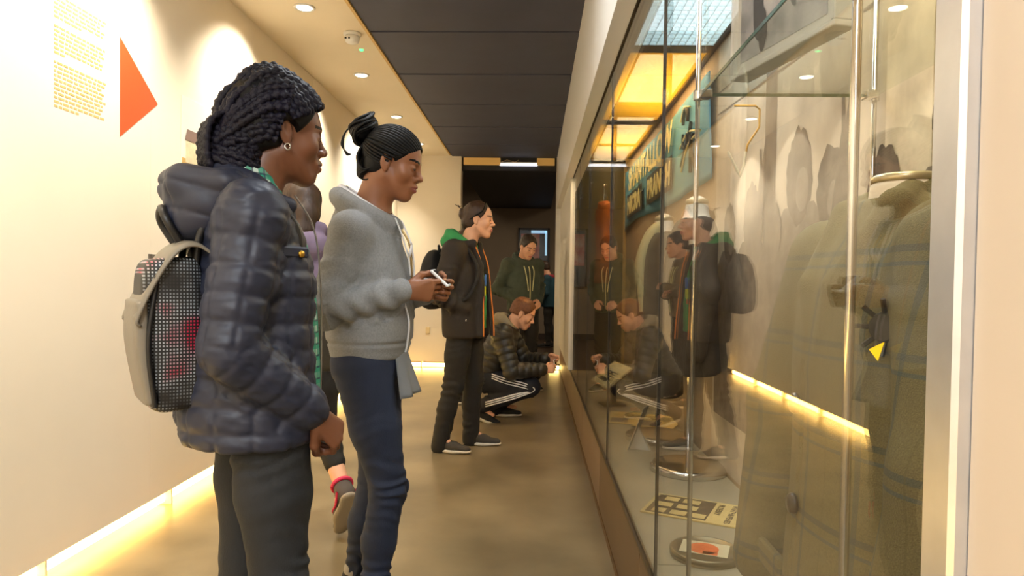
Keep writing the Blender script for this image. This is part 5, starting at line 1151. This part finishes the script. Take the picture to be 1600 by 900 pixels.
M_bshoe = mat('black_knit_shoe', (26, 24, 22), .8)
shoe('shoe', J['an_r'] + V3(0, 0, -.02), J['toe_r'] + V3(.05, 0, -.01), M_bshoe, M_sole, M4, None, 1.05); shoe('shoe', V3(J['an_l'][0], J['an_l'][1], .085), V3(J['toe_l'][0], J['toe_l'][1], .085), M_bshoe, M_sole, M4, None, 1.05)
cm = empty('phone', (0, 0, 0), 0, 'small pale phone in the hands of the crouching man', 'phone'); cm.location = M4.matrix_basis @ Vector((.485, -.03, .51)); cm.rotation_euler = (radians(80), 0, radians(80)); MB().box(-.05, .05, -.03, .03, -.004, .004, .003).build('casing', MATS['white_plastic'], cm); MB().box(-.045, .045, -.026, .026, .004, .0046).build('screen', MATS['phone_screen'], cm)

# ================================================================ man in the dark green hoodie, by the doorway
def hoodie_man(loc, rz, label, mcloth, mhair, arms='pocket', pitch=20, ht=1.0, skin=M_skp, look=0, mt=None):
    P_ = empty('person', loc, radians(rz), label, 'person')
    if arms == 'pocket': A = dict(el_r=(-.10, -.27, 1.12), wr_r=(.11, -.13, .99), el_l=(-.10, .27, 1.12), wr_l=(.11, .13, .99))
    elif arms == 'crossed': A = dict(el_r=(.05, -.235, 1.10), wr_r=(.19, .03, 1.16), el_l=(.05, .235, 1.10), wr_l=(.20, -.03, 1.10))
    else: A = dict(el_r=(-.03, -.26, 1.12), wr_r=(.06, -.27, .88), el_l=(-.03, .26, 1.12), wr_l=(.06, .27, .88))
    J = joints(pelvis=(0, 0, .90), chest=(0, 0, 1.25), neck=(.02, 0, 1.42), head=(.085, 0, 1.575), hs=.95, HB=rotm(radians(look), radians(pitch)), sh_r=(-.02, -.185, 1.38), sh_l=(-.02, .185, 1.38),
               hip_r=(0, -.09, .88), hip_l=(0, .09, .88), kn_r=(.03, -.11, .47), kn_l=(.0, .11, .47), an_r=(-.02, -.12, .095), an_l=(-.04, .12, .095), toe_r=(.14, -.16, .03), toe_l=(.12, .16, .03), **A)
    S = body_sdf(J, w=.98, nose=1.15, lips=.9)
    for s, q in (('r', 1), ('l', -1)): hand_sdf(S, J['wr_' + s], nrm(J['wr_' + s] - J['el_' + s]), (-.5, q * .6, -.4), q, (.45,) * 4, (.4, .4))
    finish_body(S, J, skin, P_, .0055, [(J['wr_r'], .1), (J['wr_l'], .1)], coarse=.016, lipm=M_lipp, browm=mhair); eyes(J, P_, (60, 60, 50), 0, .8)
    S = cap_sdf(J, .014, (.068, .058), -.045, .98, (.5, .9)); v, f = S.mesh(.0065); n_ = vnorm(v, f); v += n_ * (.006 * wob(v, 36, 7))[:, None]; mk('hair', v, f, mhair, P_, True)
    def ex(S):
        nk = J['neck']; ring = [nk + V3(.085 * cos(a) - .025, .095 * sin(a), .03 - .05 * cos(a)) for a in np.linspace(-2.8, 2.8, 15)]; S.chain(ring, [.03] * 15, .02); S.ell(nk + V3(-.12, 0, -.02), (.06, .11, .085), None, .03)
    def dd(v, n_):
        for s in 'rl':
            P = [J['sh_' + s], J['el_' + s], J['wr_' + s]]; S_, d_, _ = seg_param(v, P); m_ = d_ < .1; q = folds(v, n_, P, .009, .07, [.25, .32, .42], .08, 5); v[m_] = q[m_]
        return v + n_ * (.007 * wob(v, 7, 41))[:, None]
    hd = jacket(J, [(.87, 0, 0, .18, .12), (.91, 0, 0, .19, .135), (1.05, 0, 0, .195, .14), (1.2, 0, -.005, .20, .135), (1.32, 0, -.01, .175, .115), (1.40, 0, -.01, .10, .085)], 'rl', [.074, .068, .05], .009, ex, 'hoodie', mcloth, P_, dd)
    mc = mat('cream_cord', (206, 200, 150), .8)
    polyline_on([V3(.06, 0, 1.40), V3(.125, 0, 1.33), V3(.145, 0, 1.15), V3(.142, 0, .92)], .006, mc, 'zip', hd)
    for s in (-1, 1): polyline_on([V3(.065, s * .05, 1.40), V3(.128, s * .055, 1.32), V3(.148, s * .035, 1.18), V3(.150, s * .025, 1.10)], .006, mc, 'drawstring', hd)
    trousers(J, [.098, .09, .072, .066, .06], .04, mt or M_blk, P_, .012, .007, -.15, per=.07)
    for s in 'rl': shoe('shoe', V3(J['an_' + s][0], J['an_' + s][1], .085), V3(J['toe_' + s][0] + .08, J['toe_' + s][1], .085), M_blk, M_sole, P_, None, 1.05, rough=.008)
    return P_, J
hoodie_man((-.13, 7.5, 0), -58, 'person in dark green zip hoodie looking down, hands in pockets by the doorway', mat('bottle_green_fleece', (70, 78, 66), .9, var=.15, scale=20), mat('hair_near_black', (40, 28, 20), .55, var=.3, scale=40), 'pocket', 26)
hoodie_man((-.76, 6.75, 0), -8, 'person in grey-brown hoodie with folded arms, seen only mirrored in the glass', mat('taupe_fleece', (120, 108, 88), .9, var=.15, scale=20), M_hairb, 'crossed', 6)

# ================================================================ girl in lilac walking away behind the nearest girl
M6 = empty('person', (-1.11, 3.23, 0), radians(128), 'person in lilac hooded top with long brown hair, walking off behind the girl in navy', 'person')
J = joints(pelvis=(0, 0, .90), chest=(.01, 0, 1.22), neck=(.02, 0, 1.38), head=(.06, 0, 1.555), HB=rotm(radians(8), radians(2)),
           sh_r=(0, -.16, 1.33), el_r=(-.05, -.22, 1.07), wr_r=(.1, -.21, .88), sh_l=(0, .16, 1.33), el_l=(-.07, .22, 1.07), wr_l=(.02, .23, .84),
           hip_r=(0, -.08, .88), hip_l=(0, .08, .88), kn_r=(-.02, -.10, .47), kn_l=(.13, .09, .50), an_r=(-.25, -.11, .225), an_l=(.16, .10, .085), toe_r=(-.175, -.115, .10), toe_l=(.30, .11, .085))
S = body_sdf(J, w=.95, nose=1.0, lips=1.0)
for s, q in (('r', 1), ('l', -1)): hand_sdf(S, J['wr_' + s], nrm(J['wr_' + s] - J['el_' + s]), (-.2, q * .9, -.2), q, (.4,) * 4, (.4, .4))
finish_body(S, J, M_skp, M6, .0045, coarse=.012, lipm=M_lipp, browm=M_hairb, extra=[(J['an_r'] + V3(0, 0, .08), .14)]); eyes(J, M6, (60, 60, 50))
hp, HB_ = J['head'], J['HB']; HP = lambda *a: HL(J, V3(*a))
S = cap_sdf(J, .014, (.066, .06), -.08, .95, (.5, .9)); S.chain([HP(-.07, .0, .02), HP(-.105, .02, -.06), HP(-.12, .04, -.15), HP(-.115, .05, -.23)], [.075, .062, .05, .03], .03); v, f = S.mesh(.006); n_ = vnorm(v, f); v += n_ * (.004 * wob(v, 40, 9, (1, 1, .15)))[:, None]; mk('hair', v, f, M_hairb, M6, True)
def m6x(S):
    nk = J['neck']; ring = [nk + V3(.08 * cos(a) - .02, .09 * sin(a), .03 - .045 * cos(a)) for a in np.linspace(-2.8, 2.8, 13)]; S.chain(ring, [.028] * 13, .02); S.ell(nk + V3(-.11, 0, -.02), (.05, .10, .07), None, .03)
jacket(J, [(.82, 0, 0, .17, .12), (.95, 0, 0, .17, .125), (1.1, 0, 0, .16, .12), (1.22, 0, 0, .165, .12), (1.31, 0, 0, .15, .1), (1.38, 0, 0, .09, .08)], 'rl', [.066, .06, .045], .008, m6x, 'hooded_top', mat('lilac_fleece', (126, 110, 134), .9, var=.12, scale=20), M6, lambda v, n_: v + n_ * (.008 * wob(v, 8, 3))[:, None])
for s in 'rl': J['an_' + s] = J['an_' + s] * .62 + J['kn_' + s] * .38
trousers(J, [.092, .082, .062, .056, .050], .04, M_blk, M6, .01, .005, .05, name='leggings')
M_rshoe = mat('grey_mesh_trainer', (84, 74, 68), .8); M_pink = mat('hot_pink', (214, 46, 88), .6)
for an, toe in (((-.25, -.11, .225), (-.175, -.115, .10)), ((.16, .10, .085), (.30, .11, .085))):
    so = shoe('shoe', an, toe, M_rshoe, mat('grey_rubber', (150, 140, 124), .6), M6, M_pink)
    a_, t_ = np.array(an), np.array(toe); d = nrm(t_ - a_); up = nrm(V3(0, 0, 1) - d * d[2]); lat = np.cross(up, d)
    for s in (-1, 1): polyline_on([a_ - d * .03 + lat * s * .044 - up * .03, a_ + d * .03 + lat * s * .046 - up * .05, a_ + d * .09 + lat * s * .042 - up * .03, a_ + d * .12 + lat * s * .03 - up * .02], .006, M_pink, 'side_flash', so)
    sweep([spline([a_ + up * .03 + lat * .045 * cos(q) + d * (.045 * sin(q) - .005) for q in np.linspace(0, 2 * pi, 13)], 30)], .010, 6, name='collar', m=M_pink, parent=so)
bg = empty('handbag', (0, 0, 0), 0, 'small black handbag with a gold chain beside the girl in lilac', 'bag'); bg.location = (-.82, 2.66, .93)
S = Sdf(); S.loft((0, 0, -.09), np.eye(3), [(0, 0, 0, .05, .10), (.1, 0, 0, .05, .105), (.30, 0, 0, .035, .095), (.36, 0, 0, .03, .085)], .02, n=4); v, f = S.mesh(.008); mk('bag_body', v, f, M_pblk, bg, True)
sweep([spline([V3(.09, -.052, .02), V3(.092, -.055, -.03), V3(.088, -.056, -.05), V3(.1, -.056, -.075)], 16)], .006, 6, .008, 'chain_charm', M_gold, bg)
polyline_on([V3(-.06, 0, .26), V3(-.09, 0, .38), V3(-.12, .02, .46)], .006, M_pblk, 'strap', bg)

# ================================================================ half-hidden figure in the far room
M7 = empty('person', (.27, 12.6, 0), radians(160), 'person in teal top and black trousers half hidden by the doorway edge', 'person')
J = joints(pelvis=(0, 0, .85), chest=(.02, 0, 1.15), neck=(.04, 0, 1.30), head=(.12, 0, 1.46), HB=rotm(0, radians(15)), sh_r=(0, -.17, 1.26), el_r=(-.02, -.23, 1.0), wr_r=(.1, -.2, .85), sh_l=(0, .17, 1.26), el_l=(0, .23, 1.0), wr_l=(.12, .2, .86),
           hip_r=(0, -.08, .83), hip_l=(0, .08, .83), kn_r=(.05, -.1, .45), kn_l=(.0, .1, .45), an_r=(-.08, -.11, .09), an_l=(-.02, .12, .09), toe_r=(.06, -.12, .03), toe_l=(.12, .13, .03))
S = body_sdf(J); finish_body(S, J, M_skp, M7, .008, coarse=.02)
S = cap_sdf(J, .014); v, f = S.mesh(.01); mk('hair', v, f, M_hairb, M7, True)
jacket(J, [(.74, 0, 0, .19, .14), (.95, 0, 0, .19, .14), (1.12, 0, 0, .185, .14), (1.22, 0, 0, .16, .11), (1.30, 0, 0, .09, .08)], 'rl', [.07, .064, .05], .012, None, 'jacket', mat('teal_cloth', (24, 62, 76), .8), M7)
S = Sdf(); nk = J['neck']; ring = [nk + V3(.075 * cos(a) - .02, .08 * sin(a), 0) for a in np.linspace(0, 2 * pi, 13)]; S.chain(ring, [.035] * 13, .02); v, f = S.mesh(.012); mk('scarf', v, f, mat('red_scarf', (150, 50, 60), .9), M7, True)
trousers(J, [.09, .08, .065, .06, .05], .04, M_blk, M7, .014, .004)
for s in 'rl': shoe('shoe', V3(J['an_' + s][0], J['an_' + s][1], .085), V3(J['toe_' + s][0] + .08, J['toe_' + s][1], .085), M_blk, M_blk, M7, None, 1.0, rough=.01)
